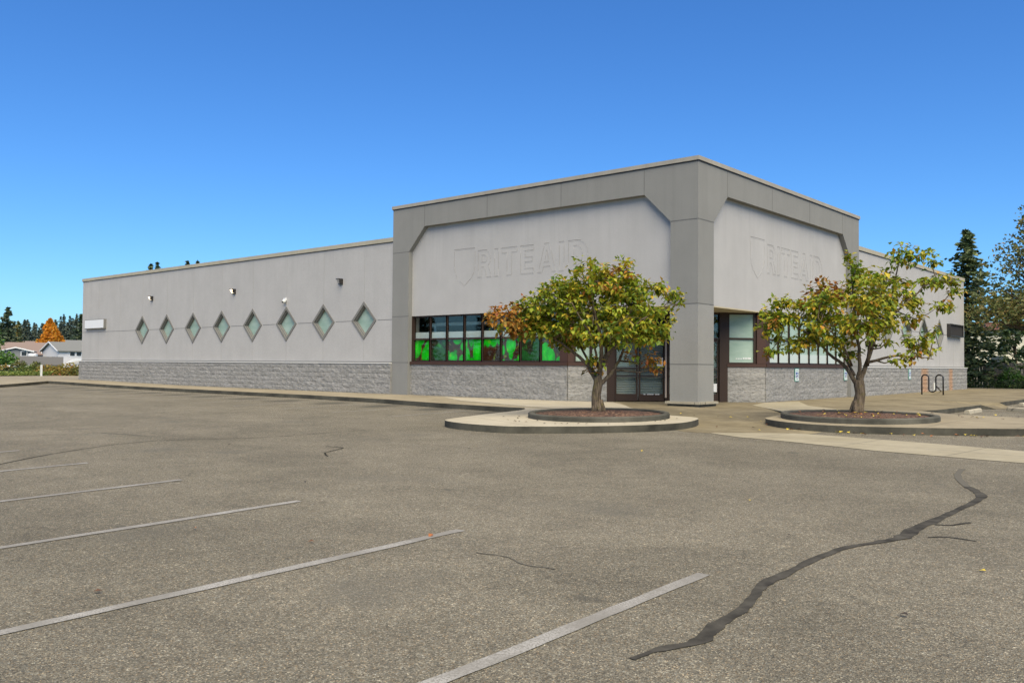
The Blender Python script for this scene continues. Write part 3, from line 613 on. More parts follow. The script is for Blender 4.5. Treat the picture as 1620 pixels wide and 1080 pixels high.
def sign(fr, shield, words, z0, hgt):
    strong = MB(); soft = MB(); lit = MB()
    def stroke(mb, p0, p1, wd, up=0):
        L_ = math.dist(p0, p1)
        if L_ < .01: return
        nx, nz = -(p1[1] - p0[1]) / L_ * wd, (p1[0] - p0[0]) / L_ * wd
        mb.prism(fr, [(p0[0] + nx, p0[1] + nz + up), (p1[0] + nx, p1[1] + nz + up), (p1[0] - nx, p1[1] - nz + up), (p0[0] - nx, p0[1] - nz + up)], .194 if mb is not lit else .1955, .21)
    def outline(P, zt_):
        for a, c in zip(P, P[1:]):
            L_ = math.dist(a, c); level = abs(a[1] - c[1]) < .3 * L_
            top = level and (a[1] + c[1]) / 2 > zt_ - .09 * hgt
            stroke(lit, a, c, .016)
            if top: stroke(strong, a, c, .007, .018)
            elif level: stroke(soft, a, c, .010, .014)
            else:
                k = random.uniform(0, .35); e = random.uniform(.6, 1)
                stroke(soft, (a[0] + (c[0] - a[0]) * k + .014, a[1] + (c[1] - a[1]) * k), (a[0] + (c[0] - a[0]) * e + .014, a[1] + (c[1] - a[1]) * e), .006)
    sl_, sr_, zt_, zb_ = shield; wd = sr_ - sl_
    P = [(0, 1), (1, 1), (1, .52), (.95, .36), (.82, .19), (.5, 0), (.18, .19), (.05, .36), (0, .52), (0, 1)]
    outline([(sl_ + wd * a, zb_ + (zt_ - zb_) * c) for a, c in P], zt_)
    for ch, s_, k in words:
        for P in GL[ch]: outline([(s_ + a * k, z0 + c * hgt) for a, c in P], z0 + hgt)
    o = lit.build('ghost_lettering', M['ghost'], store); split(strong, 'dirt_residue', M['grime'], o); soft.build('dirt_residue', M['grimesoft'], o)
def FLm(s, d, z): return (s, d, z)
sign(FLm, (-10.46, -9.38, 5.53, 4.17), [('R', -9.22, .9), ('I', -8.40, .85), ('T', -8.05, 1.03), ('E', -7.16, .98), ('A', -6.36, .86), ('I', -5.42, .9), ('D', -5.03, 1.08)], 4.42, .99)
sign(FR, (3.92, 5.0, 5.56, 4.22), [('R', 5.24, .9), ('I', 6.06, .85), ('T', 6.4, 1.03), ('E', 7.24, .98), ('A', 8.0, .86), ('I', 8.98, .9), ('D', 9.32, 1.08)], 4.45, .99)

# ------------------------------------------------------------------ window pictures (eight, standing behind the glass)
def poster_mat(i, dark):
    m = mat('green_print', (.1, .5, .03), .9, spec=.1); n = N(m); p = n.pos(); 
    mp = n.n('ShaderNodeMapping'); mp.inputs['Location'].default_value = (i * 3.7, 0, i * 1.9); mp.inputs['Scale'].default_value = ((1, 1, .85), (1, 1, 1), (1.1, 1, 1.2), (1.5, 1, .55), (1.2, 1, .6), (1.6, 1, .9), (1, 1, 1), (1.3, 1, .8))[i]; mp.inputs['Rotation'].default_value = (0, (.5, 0, .2, .15, -.2, .7, 0, -.3)[i], 0); n.l(p, mp.inputs[0])
    v = n.n('ShaderNodeTexVoronoi', Scale=1.75 + .25 * (i % 3)); v.inputs['Randomness'].default_value = .9; n.l(mp.outputs[0], v.inputs['Vector'])
    w = n.noise(mp.outputs[0], 3.5, 4)
    g1, g2, g3 = ((.02, .09, .02), (.025, .14, .03), (.03, .05, .02)) if dark else ((.01, .95, .01), (.01, .62, .01), (.10, .03, .012))
    k = n.ramp(v.outputs['Distance'], [(0, g1), (.42, g2), (.56, g2), (.60, (.04, .16, .02) if not dark else g2), (.66, g3), (.9, (.05, .02, .012))])
    k = n.mix(k, n.ramp(w, [(.35, .45), (.6, 1.15)]), .55, 'MULTIPLY'); k = n.mix(k, (.45, .62, .05) if not dark else (.05, .45, .05), n.ramp(w, [(.6, 0.0), (.7, .55)]))
    n.col(k); return m
names = ['picture of round green fruit on a dark stem, leftmost in the window band', 'dark green picture with dim lettering-like smudges, second from the left', 'picture of green discs on brown, third from the left of the window band', 'picture of tall green oval shapes, fourth in the window band', 'bright green picture with a small brown gap, fifth in the window band', 'green and yellow leafy picture, sixth in the window band', 'dark green picture with orange flecks, seventh in the window band', 'bright green picture of a pear shape, rightmost in the window band']
for i in range(8):
    a, e = sL[i + 1] + .03, sL[i] - .03
    b = MB(); b.box(FL, a + .02, e - .02, .325, .335, 1.37, 2.15); o = b.build('window_poster', poster_mat(i, i in (1, 6)))
    tag(o, names[i], 'window poster', 'green pictures standing behind the store windows')
# notices
b = MB(); b.box(FD, 3.06, 3.30, .058, .064, 1.2, 1.5)
tag(b.build('paper_notice', M['white']), 'white paper notice taped to the glass left of the corner pier', 'notice')
b = MB(); b.box(FD, 4.96, 5.2, .058, .064, .34, .62)
tag(b.build('paper_notice', M['white']), 'white paper notice low on the glass right of the corner pier', 'notice')
b = MB()
for s in (5.84, 5.92, 6.0, 6.09, 6.17, 6.25, 6.31): b.box(FD, s, s + .06, .1, .105, 1.47, 1.50 + .02 * (int(s * 100) % 2))
tag(b.build('window_decal', M['white']), 'small white decal row low on the green pane right of the pier', 'decal')
b = MB()
for s in (2.62, 2.74, 2.82, 2.9, 3.02, 3.1): b.box(FD, s, s + .07, .044, .049, .235, .255)
tag(b.build('door_decal', M['white']), 'white decal along the foot of the second door leaf', 'decal')

# ------------------------------------------------------------------ wall fittings
M['lamp_on'] = mat('lamp_lens_lit', (1, .95, .8), .4); M['lamp_on'].node_tree.nodes['Principled BSDF'].inputs['Emission Color'].default_value = (1, .82, .55, 1); M['lamp_on'].node_tree.nodes['Principled BSDF'].inputs['Emission Strength'].default_value = 2.6
M['lamp_off'] = mat('lamp_lens_unlit', (.45, .45, .43), .3)
def wall_pack(x, z, lit, label):
    t = empty('wall_light', (x, SW, z), label, 'wall light', 'floodlights on the front wing wall'); t.scale = (.7, .7, .7)
    b = MB(); b.box(W, -.17, .17, -.03, 0, -.17, .17)
    prof = [(0.0, .15), (-.30, .17), (-.30, .10), (-.12, -.15), (0.0, -.15)]
    n0 = len(prof); vs = [(-.15, y, zz) for y, zz in prof] + [(.15, y, zz) for y, zz in prof]
    c = MB(); c.box(W, -.16, .16, -.30, -.03, .12, .17); c.box(W, .13, .16, -.27, -.03, -.12, .12); c.box(W, -.16, .16, -.12, -.03, -.17, -.12)
    b.build('backplate', M['bronze'], t); c.build('housing', M['bronze'], t)
    l = MB(); l.add([(-.14, -.29, .115), (.12, -.29, .115), (.12, -.12, -.115), (-.14, -.12, -.115), (-.14, -.05, .115), (.12, -.05, .115), (.12, -.05, -.115), (-.14, -.05, -.115)], [(0, 1, 2, 3), (4, 5, 6, 7), (0, 1, 5, 4), (2, 3, 7, 6), (0, 3, 7, 4), (1, 2, 6, 5)])
    l.build('lens', M['lamp_on'] if lit else M['lamp_off'], t)
wall_pack(-33.69, 4.72, True, 'lit wall floodlight above the second diamond window from the left')
wall_pack(-25.41, 4.70, True, 'lit wall floodlight above the fifth diamond window from the left')
wall_pack(-17.08, 4.71, False, 'unlit wall floodlight near the grey entrance block')
t = empty('security_camera', (-21.1, SW, 4.08), 'small white dome camera above the sixth diamond window', 'security camera'); t.scale = (.8, .8, .8)
b = MB(); b.box(W, -.08, .08, -.12, 0, -.03, .13); b.build('mount', M['white'], t)
bm = bmesh.new(); bmesh.ops.create_uvsphere(bm, u_segments=14, v_segments=8, radius=.11, matrix=Matrix.Translation((0, -.13, -.06))); me = bpy.data.meshes.new('dome'); bm.to_mesh(me); bm.free(); me.materials.append(M['offwhite']); o = bpy.data.objects.new('dome', me); scene.collection.objects.link(o); o.parent = t
b = MB(); b.tube([(0, -.2, -.1), (0, -.245, -.12)], .05, 10); b.build('lens', M['black'], t)
# sign boxes
t = empty('sign_box', (-40.55, SW, 3.47), 'blank white sign box near the left end of the long wing', 'sign box')
b = MB(); b.box(W, -1.3, 1.3, -.15, -.0, -.28, .28); b.build('cabinet', M['trim'], t)
b = MB(); b.box(W, -1.26, 1.26, -.16, -.151, -.245, .245); b.build('sign_face', M['white'], t)
t = empty('sign_box', (-SW, 28.35, 3.27), 'dark empty sign box at the far end of the right wall', 'sign box')
b = MB(); b.box(W, 0, .2, -1.3, 1.3, -.34, -.28); b.box(W, 0, .2, -1.3, 1.3, .28, .34); b.box(W, 0, .2, -1.3, -1.24, -.28, .28); b.box(W, 0, .2, 1.24, 1.3, -.28, .28); b.build('cabinet', M['bronze'], t)
b = MB(); b.box(W, .06, .14, -1.24, 1.24, -.28, .28); b.build('sign_face', M['dark'], t)
# accessible parking signs
def isa(s0, zc, k):
    """wheelchair figure as thin boxes/arc, facing +x"""
    b = MB()
    def pt(a, c): return (0, s0 + a * k, zc + c * k)
    def tb(pts, r_): b.tube([(0.006, s0 + a * k, zc + c * k) for a, c in pts], r_ * k, 6)
    tb([(-.1, .38), (-.1, .44)], .09); tb([(-.1, .3), (-.08, -.02), (.18, -.04), (.32, -.36), (.42, -.34)], .045); tb([(-.1, .14), (.14, .14)], .035)
    tb([(-.14 + .28 * math.cos(a), -.16 + .28 * math.sin(a)) for a in [2.2 + .45 * i for i in range(9)]], .035)
    return b
for y, sh_, lab in ((7.55, 0.15, 'white and green accessible parking plate mid-way under the right window band'), (12.43, .15, 'white and green accessible parking plate beside the far grey pier'), (20.12, -.07, 'white and green accessible parking plate on the wing wall near the bicycle rack')):
    t = empty('parking_sign', (-sh_, y, .93), lab, 'sign', 'accessible parking plates on the right wall')
    b = MB(); b.box(W, .02, .035, -.17, .17, -.235, .235); b.build('plate', M['green'], t)
    b = MB(); b.box(W, .035, .038, -.15, .15, -.215, .215); b.build('sign_face', M['white'], t)
    b = MB(); b.box(W, .038, .041, -.11, .11, -.10, .10); sq = b.build('symbol_square', M['blue'], t)
    o = isa(0, 0, .19); o = o.build('wheelchair_symbol', M['white'], sq); o.location = (.041, 0, 0)
    b = MB()
    for z in (.17, .14): b.box(W, .038, .040, -.11, .11, z - .008, z + .008)
    b.box(W, .038, .040, -.08, .08, -.17, -.14); b.build('sign_text', M['green'], t)

# ------------------------------------------------------------------ planters
def planter(cx, cy, r_, lab, zc):
    t = empty('round_planter', (cx, cy, 0), lab, 'planter', 'round concrete tree rings before the entrance')
    n_ = 48; b = MB(); prof = [(r_, -.25), (r_, .10), (r_ - .02, .125), (r_ - .12, .125), (r_ - .14, .10), (r_ - .14, -.1)]
    for i in range(n_):
        a = 2 * math.pi * i / n_
        for rr, z in prof:
            x, y = rr * math.cos(a), rr * math.sin(a); b.v.append((x, y, Tz(cx + x, cy + y) + z))
    k = len(prof)
    for i in range(n_):
        for jx in range(k - 1): b.f.append((i * k + jx, ((i + 1) % n_) * k + jx, ((i + 1) % n_) * k + jx + 1, i * k + jx + 1)); b.mi.append(0)
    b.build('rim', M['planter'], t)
    m_ = MB(); rings = 9; N_ = 40; m_.v.append((0, 0, Tz(cx, cy) + zc))
    for rg in range(1, rings + 1):
        rr = (r_ - .13) * rg / rings
        for i in range(N_):
            a = 2 * math.pi * i / N_; x, y = rr * math.cos(a), rr * math.sin(a)
            m_.v.append((x, y, Tz(cx + x, cy + y) + .075 + (zc - .075) * (1 - (rg / rings) ** 2) + random.uniform(-.012, .014)))
    for i in range(N_): m_.f.append((0, 1 + i, 1 + (i + 1) % N_)); m_.mi.append(0)
    for rg in range(1, rings):
        for i in range(N_):
            a = 1 + (rg - 1) * N_; c = 1 + rg * N_; m_.f.append((a + i, c + i, c + (i + 1) % N_, a + (i + 1) % N_)); m_.mi.append(0)
    m_.build('mulch', M['mulch'], t)
planter(.48, -5.8, 1.72, 'low round concrete ring of mulch around the left tree', .12)
planter(5.55, -2.4, 1.75, 'low round concrete ring of mulch around the right tree', .12)

# ------------------------------------------------------------------ entrance trees
RH = Vector((RGT.x, RGT.y, 0)).normalized(); FH = Vector((-RH.y, RH.x, 0))
def leaf_add(b, p, d, up, L_, wd):
    """one pointed leaf, folded along its midrib"""
    d = d.normalized(); s_ = d.cross(up); s_ = s_.normalized() if s_.length > .01 else d.orthogonal().normalized(); u_ = s_.cross(d)
    tip = p + d * L_ - u_ * L_ * .12; m1 = p + d * L_ * .42
    b.add([p, m1 + s_ * wd + u_ * wd * .35, tip, m1 - s_ * wd + u_ * wd * .35, m1], [(0, 1, 4), (1, 2, 4), (2, 3, 4), (3, 0, 4)])
def ent_tree(name_lab, base, px0, ppm, blobs, limbs, tr_pts, leafs, dens, seed):
    random.seed(seed); t = empty('autumn_tree', base, name_lab, 'tree', 'small autumn trees in round planters')
    def loc(px, py, dep=0): return RH * ((px - px0[0]) / ppm) + Vector((0, 0, (px0[1] - py) / ppm)) + FH * dep
    tb = MB(); tb.tube([loc(x, y, d_) for x, y, d_, r_ in tr_pts], [r_ for *_, r_ in tr_pts], 12)
    # root flare
    for k in range(5):
        a = k * 1.26 + seed; tb.tube([(math.cos(a) * .05, math.sin(a) * .05, .28), (math.cos(a) * .12, math.sin(a) * .12, .06), (math.cos(a) * .2, math.sin(a) * .2, -.06)], [.07, .07, .03], 6)
    limbpts = []
    for L_ in limbs:
        P = [loc(x, y, d_) for x, y, d_, r_ in L_]; rr = [r_ for *_, r_ in L_]
        PP = []; RR = []
        for i in range(len(P) - 1):
            p0, p1, p2, p3 = P[max(i - 1, 0)], P[i], P[i + 1], P[min(i + 2, len(P) - 1)]
            for k in range(4):
                tt = k / 4; q = .5 * ((2 * p1) + (p2 - p0) * tt + (2 * p0 - 5 * p1 + 4 * p2 - p3) * tt * tt + (3 * p1 - p0 - 3 * p2 + p3) * tt ** 3)
                PP.append(q + Vector([random.uniform(-.02, .02) for _ in range(3)])); RR.append(rr[i] + (rr[i + 1] - rr[i]) * tt)
        PP.append(P[-1]); RR.append(rr[-1]); RR = [q_ * .78 for q_ in RR]; tb.tube(PP, RR, 8); limbpts += list(zip(PP, RR))
    lbs = [MB() for _ in leafs]
    for (cx, cy, rx, ry, mi, dn) in blobs:
        if cy > 518 and rx > 24: cy -= 9; ry *= .78
        deps = [0.0]
        wide = rx > 24
        spread = 1.25 if wide else .3
        for rep in range(3 if wide else 1):
            dep = random.uniform(-spread, spread) if wide else random.uniform(-.3, .3)
            dep *= max(.35, 1 - abs(cx - px0[0]) / 190)
            c = loc(cx, cy, dep); rxx, ryy = rx / ppm, ry / ppm
            src, r0 = min(limbpts, key=lambda q: (q[0] - c).length + (.5 if q[0].z > c.z else 0))
            mid = (src + c) / 2 + Vector((random.uniform(-.1, .1), random.uniform(-.1, .1), -.08))
            tb.tube([src, mid, c], [min(r0, .026), .016, .009], 6)
            cnt = int(rx * ry * dens * dn / (3 if wide else 1)) + 8
            nt_ = max(3, cnt // 11)
            for k in range(nt_):
                v = Vector((random.gauss(0, 1), random.gauss(0, 1), random.gauss(0, 1))).normalized() * random.uniform(.45, 1.12)
                e = c + RH * v.x * rxx + FH * v.y * rxx * .8 + Vector((0, 0, v.z * ryy * (1 if v.z > 0 else .85)))
                if k % 5 == 0: tb.tube([c, (c + e) / 2 + Vector((0, 0, .03)), e], [.008, .006, .003], 4)
                mm = mi if random.random() < .8 else (random.randrange(2) if random.random() < .93 else 2)
                dirb = (e - c).normalized()
                for q in range(11):
                    p = e + Vector((random.gauss(0, .075), random.gauss(0, .075), random.gauss(0, .06)))
                    if random.random() < .2: p = c + (e - c) * random.uniform(.3, .9)
                    dd = dirb * .5 + Vector((random.uniform(-1, 1), random.uniform(-1, 1), random.uniform(-1.1, .35)))
                    leaf_add(lbs[mm], p, dd, Vector((random.uniform(-.4, .4), random.uniform(-.4, .4), 1)), random.uniform(.11, .18), random.uniform(.038, .058))
    tb.build('trunk', M['bark'], t, smooth=True)
    crown = None
    for lb, mt in zip(lbs, leafs):
        if lb.v: o = lb.build('foliage', mt, t, fix=False)
    return t
baseL = Vector((.15, -5.35, .06))
ent_tree('round-crowned tree with green and yellow leaves in the left planter', baseL, (942, 648), 63.5,
  [(797, 505, 32, 22, 2, 1), (835, 495, 34, 28, 0, 1), (870, 472, 38, 30, 0, 1), (905, 458, 36, 30, 0, 1), (938, 442, 30, 26, 1, 1), (912, 416, 9, 10, 0, .8), (930, 420, 7, 12, 0, .7), (966, 450, 36, 28, 0, 1), (962, 428, 20, 9, 2, .8), (985, 428, 10, 22, 1, .7), (985, 410, 10, 5, 1, .8), (1003, 455, 26, 26, 0, 1), (1035, 448, 22, 10, 1, .8), (1064, 460, 14, 12, 0, .8), (1074, 472, 8, 8, 0, .8), (1050, 508, 18, 8, 1, .8), (1038, 520, 22, 15, 1, .9), (1012, 500, 30, 26, 0, 1), (980, 500, 42, 36, 0, 1), (930, 498, 45, 40, 0, 1), (882, 512, 44, 28, 0, 1), (842, 524, 34, 18, 0, 1), (905, 542, 36, 20, 0, 1), (955, 540, 42, 22, 0, 1), (1005, 538, 30, 18, 0, 1), (812, 522, 20, 12, 2, 1), (1025, 563, 16, 6, 2, .8), (1032, 580, 7, 6, 2, .6), (990, 562, 8, 8, 2, .6), (930, 585, 9, 9, 2, .7), (935, 562, 10, 10, 0, .6), (855, 455, 8, 5, 0, .6), (880, 445, 10, 6, 0, .6)],
  [[(940, 600, 0, .085), (925, 575, .1, .06), (895, 548, .2, .045), (850, 520, .1, .025)], [(943, 600, 0, .08), (945, 560, -.2, .07), (938, 510, -.3, .05), (925, 455, -.2, .025)], [(946, 605, 0, .075), (968, 582, .1, .055), (985, 545, .2, .04), (1000, 480, .1, .02)],
   [(944, 590, 0, .05), (960, 545, .5, .04), (985, 500, .9, .02)], [(938, 590, 0, .05), (915, 540, .7, .035), (880, 480, .9, .018)], [(985, 545, .2, .03), (1020, 510, -.1, .02), (1060, 465, -.1, .01)], [(942, 580, 0, .05), (925, 530, -.7, .03), (895, 480, -1.0, .015)], [(945, 580, 0, .05), (975, 530, -.7, .03), (1010, 500, -.8, .015)]],
  [(941, 652, 0, .16), (940, 640, 0, .135), (939, 622, 0, .118), (942, 605, 0, .118), (942, 592, 0, .09)], [M['leafA'], M['leafB'], M['leafO']], .62, 3)
baseR = Vector((5.3, -1.75, .1))
ent_tree('open-branched tree with yellowing leaves in the right planter', baseR, (1359, 650), 64.5,
  [(1230, 505, 26, 18, 1, .9), (1212, 492, 10, 8, 1, .8), (1243, 478, 18, 10, 0, .9), (1208, 522, 9, 8, 1, .7), (1225, 552, 12, 7, 1, .7), (1228, 535, 7, 10, 1, .6), (1290, 482, 34, 22, 1, .9), (1330, 462, 32, 24, 2, .8), (1348, 436, 13, 20, 1, .9), (1344, 408, 6, 8, 1, .8), (1372, 470, 40, 30, 0, .8), (1300, 515, 38, 22, 0, .8), (1350, 512, 38, 22, 0, .75), (1402, 438, 30, 18, 0, .75), (1432, 404, 16, 16, 1, .7), (1455, 400, 16, 8, 1, .7), (1478, 412, 10, 8, 1, .7), (1468, 440, 26, 10, 1, .65), (1500, 440, 20, 12, 1, .7), (1512, 455, 9, 9, 1, .7), (1492, 482, 18, 9, 1, .65), (1440, 468, 24, 18, 0, .6), (1412, 505, 28, 18, 1, .55), (1448, 500, 20, 10, 0, .45), (1455, 535, 24, 10, 1, .6), (1470, 552, 18, 10, 0, .6), (1440, 558, 18, 7, 0, .55), (1395, 545, 28, 10, 1, .6), (1318, 545, 30, 12, 0, .8), (1270, 540, 24, 12, 0, .8), (1390, 470, 26, 24, 0, .6), (1345, 555, 16, 8, 1, .6), (1480, 520, 10, 6, 1, .5), (1420, 565, 10, 5, 0, .5)],
  [[(1358, 605, 0, .085), (1345, 580, .1, .06), (1318, 555, .15, .045), (1280, 525, .1, .03), (1240, 500, 0, .015)], [(1360, 600, 0, .07), (1358, 560, -.2, .055), (1350, 510, -.3, .04), (1345, 445, -.2, .015)], [(1363, 604, 0, .085), (1376, 575, .1, .07), (1392, 530, .2, .055), (1415, 480, .2, .04), (1428, 410, .1, .014)],
   [(1392, 530, .2, .045), (1430, 480, -.1, .035), (1470, 445, -.2, .02), (1505, 440, -.2, .008)], [(1374, 572, .1, .05), (1405, 562, -.1, .035), (1432, 560, -.2, .025), (1470, 565, -.3, .01)], [(1356, 590, 0, .045), (1340, 540, .7, .03), (1310, 490, .9, .015)], [(1375, 575, 0, .045), (1368, 520, -.6, .03), (1375, 470, -.8, .015)], [(1415, 480, .2, .025), (1455, 500, .2, .015), (1490, 482, .1, .008)], [(1350, 575, 0, .04), (1318, 540, -.6, .03), (1285, 510, -.7, .012)]],
  [(1358, 655, 0, .17), (1360, 640, 0, .14), (1364, 620, 0, .12), (1362, 605, 0, .125), (1362, 598, 0, .11)], [M['leafB'], M['leafA'], M['leafO']], .80, 11)
random.seed(21)

# ------------------------------------------------------------------ bicycle rack and pipe stub
t = empty('bicycle_rack', (1.5, 18.5, 0), 'dark wave-shaped bicycle rack on the sidewalk beside the right wall', 'bicycle rack')
b = MB()
A_ = at(1458.5, 625, 1); 
p1 = Vector((1.07, 18.56, 0)); p2 = Vector((1.99, 18.46, 0)); 
def rk(u, z): q = p1.lerp(p2, u); return Vector((q.x - 1.5, q.y - 18.5, z))
zt_ = .93; path = [rk(0, 0), rk(0, zt_ - .14)]
path += [rk(.165 - .165 * math.cos(a), zt_ - .14 + .14 * math.sin(a)) for a in [math.pi * k / 8 for k in range(1, 9)]]
path += [rk(.33, .3)] + [rk(.495 - .165 * math.cos(a), .3 - .14 * math.sin(a)) for a in [math.pi * k / 8 for k in range(1, 9)]] + [rk(.66, zt_ - .14)]
path += [rk(.83 - .17 * math.cos(a), zt_ - .14 + .14 * math.sin(a)) for a in [math.pi * k / 8 for k in range(1, 9)]] + [rk(1, 0)]
b.tube(path, .032, 10); b.build('wave_tube', M['black'], t, smooth=True)
b = MB(); b.tube([rk(.68, .42), Vector((.47 - 1.5, 24.0 - 18.5, .05))], .028, 8); b.build('brace', M['black'], t, smooth=True)
b = MB(); b.tube([(.35, 23.2, 0), (.35, 23.2, .5)], .05, 8)
tag(b.build('pipe_stub', M['offwhite']), 'short pale pipe against the wall behind the bicycle rack', 'pipe')

# wheel stops
def wheel_stop(x, y, rz, ln, lab):
    b = MB(); prof = [(-.09, 0), (-.07, .1), (-.04, .12), (.04, .12), (.07, .1), (.09, 0)]
    b.prism(lambda a, d, c: (a, d, c), prof, -ln / 2, ln / 2)
    o = b.build('wheel_stop', M['island'], bevel=.01); o.location = (x, y, Gz(x, y)); o.rotation_euler = (0, 0, rz); tag(o, lab, 'wheel stop', 'concrete wheel stops in the right bays')
wheel_stop(6.05, 6.1, .05, 1.9, 'pale concrete wheel stop nearest, by the broken kerb at right')
wheel_stop(6.15, 13.6, -.04, 1.9, 'farthest pale concrete wheel stop beside the right sidewalk')
wheel_stop(7.0, 8.3, .9, 1.3, 'loose concrete wheel stop lying askew on the right asphalt')

# ------------------------------------------------------------------ fallen leaves and debris
leaf = MB(); leaf_add(leaf, Vector((0, 0, .012)), Vector((1, 0, .12)), Vector((0, 0, 1)), .11, .036); 
lm = []
for nm, c in (('yellow_leaf', (.55, .42, .05)), ('brown_leaf', (.10, .05, .025)), ('orange_leaf', (.28, .10, .03)), ('dark_leaf', (.03, .022, .016))):
    mm = mat(nm, c, .8); l2 = MB(); l2.v = list(leaf.v); l2.f = list(leaf.f); l2.mi = list(leaf.mi); lm.append((nm, mm, l2))
protos = {}
def ground_z(x, y):
    if math.dist((x, y), (.48, -5.8)) < 1.6 or math.dist((x, y), (5.55, -2.4)) < 1.6: return Tz(x, y) + .13
    return None
def drop(x, y, z, kind, lab, sc=1.0):
    nm, mm, l2 = lm[kind]
    if kind not in protos:
        o = l2.build('fallen_leaf', mm, fix=False); protos[kind] = o
    else: o = protos[kind].copy(); scene.collection.objects.link(o)
    o.location = (x, y, z + .004); o.rotation_euler = (random.uniform(-.25, .25), random.uniform(-.25, .25), random.uniform(0, 6.28)); o.scale = (sc, sc, sc)
    tag(o, lab, 'leaf', 'fallen leaves scattered round the entrance trees')
LAB = {0: 'small fallen yellow leaf lying on the pavement', 1: 'small fallen brown leaf lying on the pavement', 2: 'small fallen orange leaf lying on the pavement', 3: 'small dark curled leaf lying on the pavement'}
for k in range(34):   # along the right kerb foot
    u = random.random() ** .8; i = u * (len(frontR) - 6); i0 = int(i); p = Vector(frontR[i0]).lerp(Vector(frontR[i0 + 1]), i - i0); p += Vector((random.uniform(.02, .35), -random.uniform(.04, .3)))
    drop(p.x, p.y, Gz(p.x, p.y) + .012, random.choice([0, 0, 0, 2, 1]), None); 
for k in range(46):
    a = random.uniform(0, 6.28); r_ = random.uniform(.1, 1.5) ; c = (5.55, -2.4); x, y = c[0] + r_ * math.cos(a), c[1] + r_ * math.sin(a)
    drop(x, y, Tz(x, y) + .125, random.choice([0, 0, 2, 1]), None, .8)
for k in range(30):
    a = random.uniform(-2.6, .9); r_ = random.uniform(1.85, 2.5); x, y = .48 + r_ * math.cos(a), -5.8 + r_ * math.sin(a)
    if math.dist((x, y), (.3, -6.8)) < 2.6 and x < 2.5: drop(x, y, Tz(x, y) + .01, random.choice([3, 3, 1, 3]), None, .7)
for k in range(22):
    x, y = random.uniform(3.3, 9), random.uniform(-.5, 1.5); drop(x, y, Tz(x, y) + .008, random.choice([0, 1, 1, 3]), None, .9)
for k in range(24):
    x, y = random.uniform(-1.0, 4.5), random.uniform(-6.4, -1.0)
    if (x - y) * Q > 3.0 and math.dist((x, y), (.48, -5.8)) > 2.4: drop(x, y, Rz(x, y) + .02, random.choice([0, 1, 3]), None, .8)
for x, y, kd, sc in ((6.3, -18.5, 1, 1), (4.9, -18.9, 2, .9), (6.9, -17.6, 2, 1.2), (6.5, -20.5, 1, 1), (3.1, -16.3, 3, 1), (8.3, -13.9, 0, .8), (9.5, -15.5, 3, .7), (11.2, -15.8, 0, .9), (11.1, -17.4, 3, 1), (2.0, -12.0, 3, .9), (4.6, -10.3, 0, 1), (5.0, -14.5, 3, .6), (10.9, -10.5, 3, .8), (-2.0, -14.3, 3, 1), (-6, -9.8, 3, 1)):
    drop(x, y, Gz(x, y) + .006, kd, None, sc * .6)
for k in range(14): 
    x, y = random.uniform(-3.4, -2.4), random.uniform(-4.9, -4.2); drop(x - .4, y, Gz(x, y) + .012, random.choice([2, 1, 1]), None)
for o in list(scene.objects):
    if o.name.startswith('fallen_leaf'):
        kd = [i for i, (nm, mm, _) in enumerate(lm) if o.data.materials[0] == mm][0]; o['label'] = LAB[kd]; o['group'] = ['fallen yellow leaves', 'fallen brown leaves', 'fallen orange leaves', 'dark curled leaves'][kd]

# ------------------------------------------------------------------ background planting
def clump(b, p, s, flat=.5):
    """a ragged little spray of 2 crossing leaf faces"""
    for _ in range(2):
        d = Vector((random.gauss(0, 1), random.gauss(0, 1), random.gauss(0, flat))).normalized(); e = d.orthogonal().normalized(); e = (Matrix.Rotation(random.uniform(0, 6.28), 3, d) @ e)
        b.add([p - d * s, p + e * s * .45, p + d * s, p - e * s * .45], [(0, 1, 2, 3)])
def conifer(name, base, h, r_, n_lv, per, s, mt, lab, group=None, lean=.0, start=.08):
    t = empty(name, base, lab, 'tree', group)
    tb = MB(); tb.tube([(0, 0, -.5), (0, 0, h * .5), (0, 0, h * .97)], [h * .02, h * .012, .02], 7); tb.build('trunk', M['barkdark'], t)
    b = MB()
    for i in range(n_lv):
        f = i / n_lv; z = h * (start + (1 - start) * f); rr = r_ * (1 - f) ** .8 * random.uniform(.75, 1.15) + .05; nb = max(3, int(7 - 4 * f))
        for k in range(nb):
            a = random.uniform(0, 6.28); L_ = rr * random.uniform(.7, 1.15)
            for q in range(per):
                u = (q + random.random()) / per; p = Vector((math.cos(a) * L_ * u, math.sin(a) * L_ * u, z - L_ * .22 * u * u + .1 * L_ * u + random.uniform(-.1, .1) * s * 4))
                w_ = L_ * .22 * (1 - .4 * u); p += Vector((random.gauss(0, w_ * .5), random.gauss(0, w_ * .5), 0)); clump(b, p, s * random.uniform(.6, 1.2), .25)
    for q in range(4): clump(b, Vector((0, 0, h * (.93 + .02 * q))), s * .7, 2)
    b.build('foliage', mt, t, fix=False); return t
def copy_tree(src, loc, sc, rz, lab=None, grp=None):
    r_ = src.copy(); scene.collection.objects.link(r_); r_.location = loc; r_.scale = (sc, sc, sc * random.uniform(.95, 1.08)); r_.rotation_euler = (0, 0, rz)
    if lab: r_['label'] = lab
    if grp: r_['group'] = grp
    for ch in list(src.children):
        c = ch.copy(); scene.collection.objects.link(c); c.parent = r_
    return r_
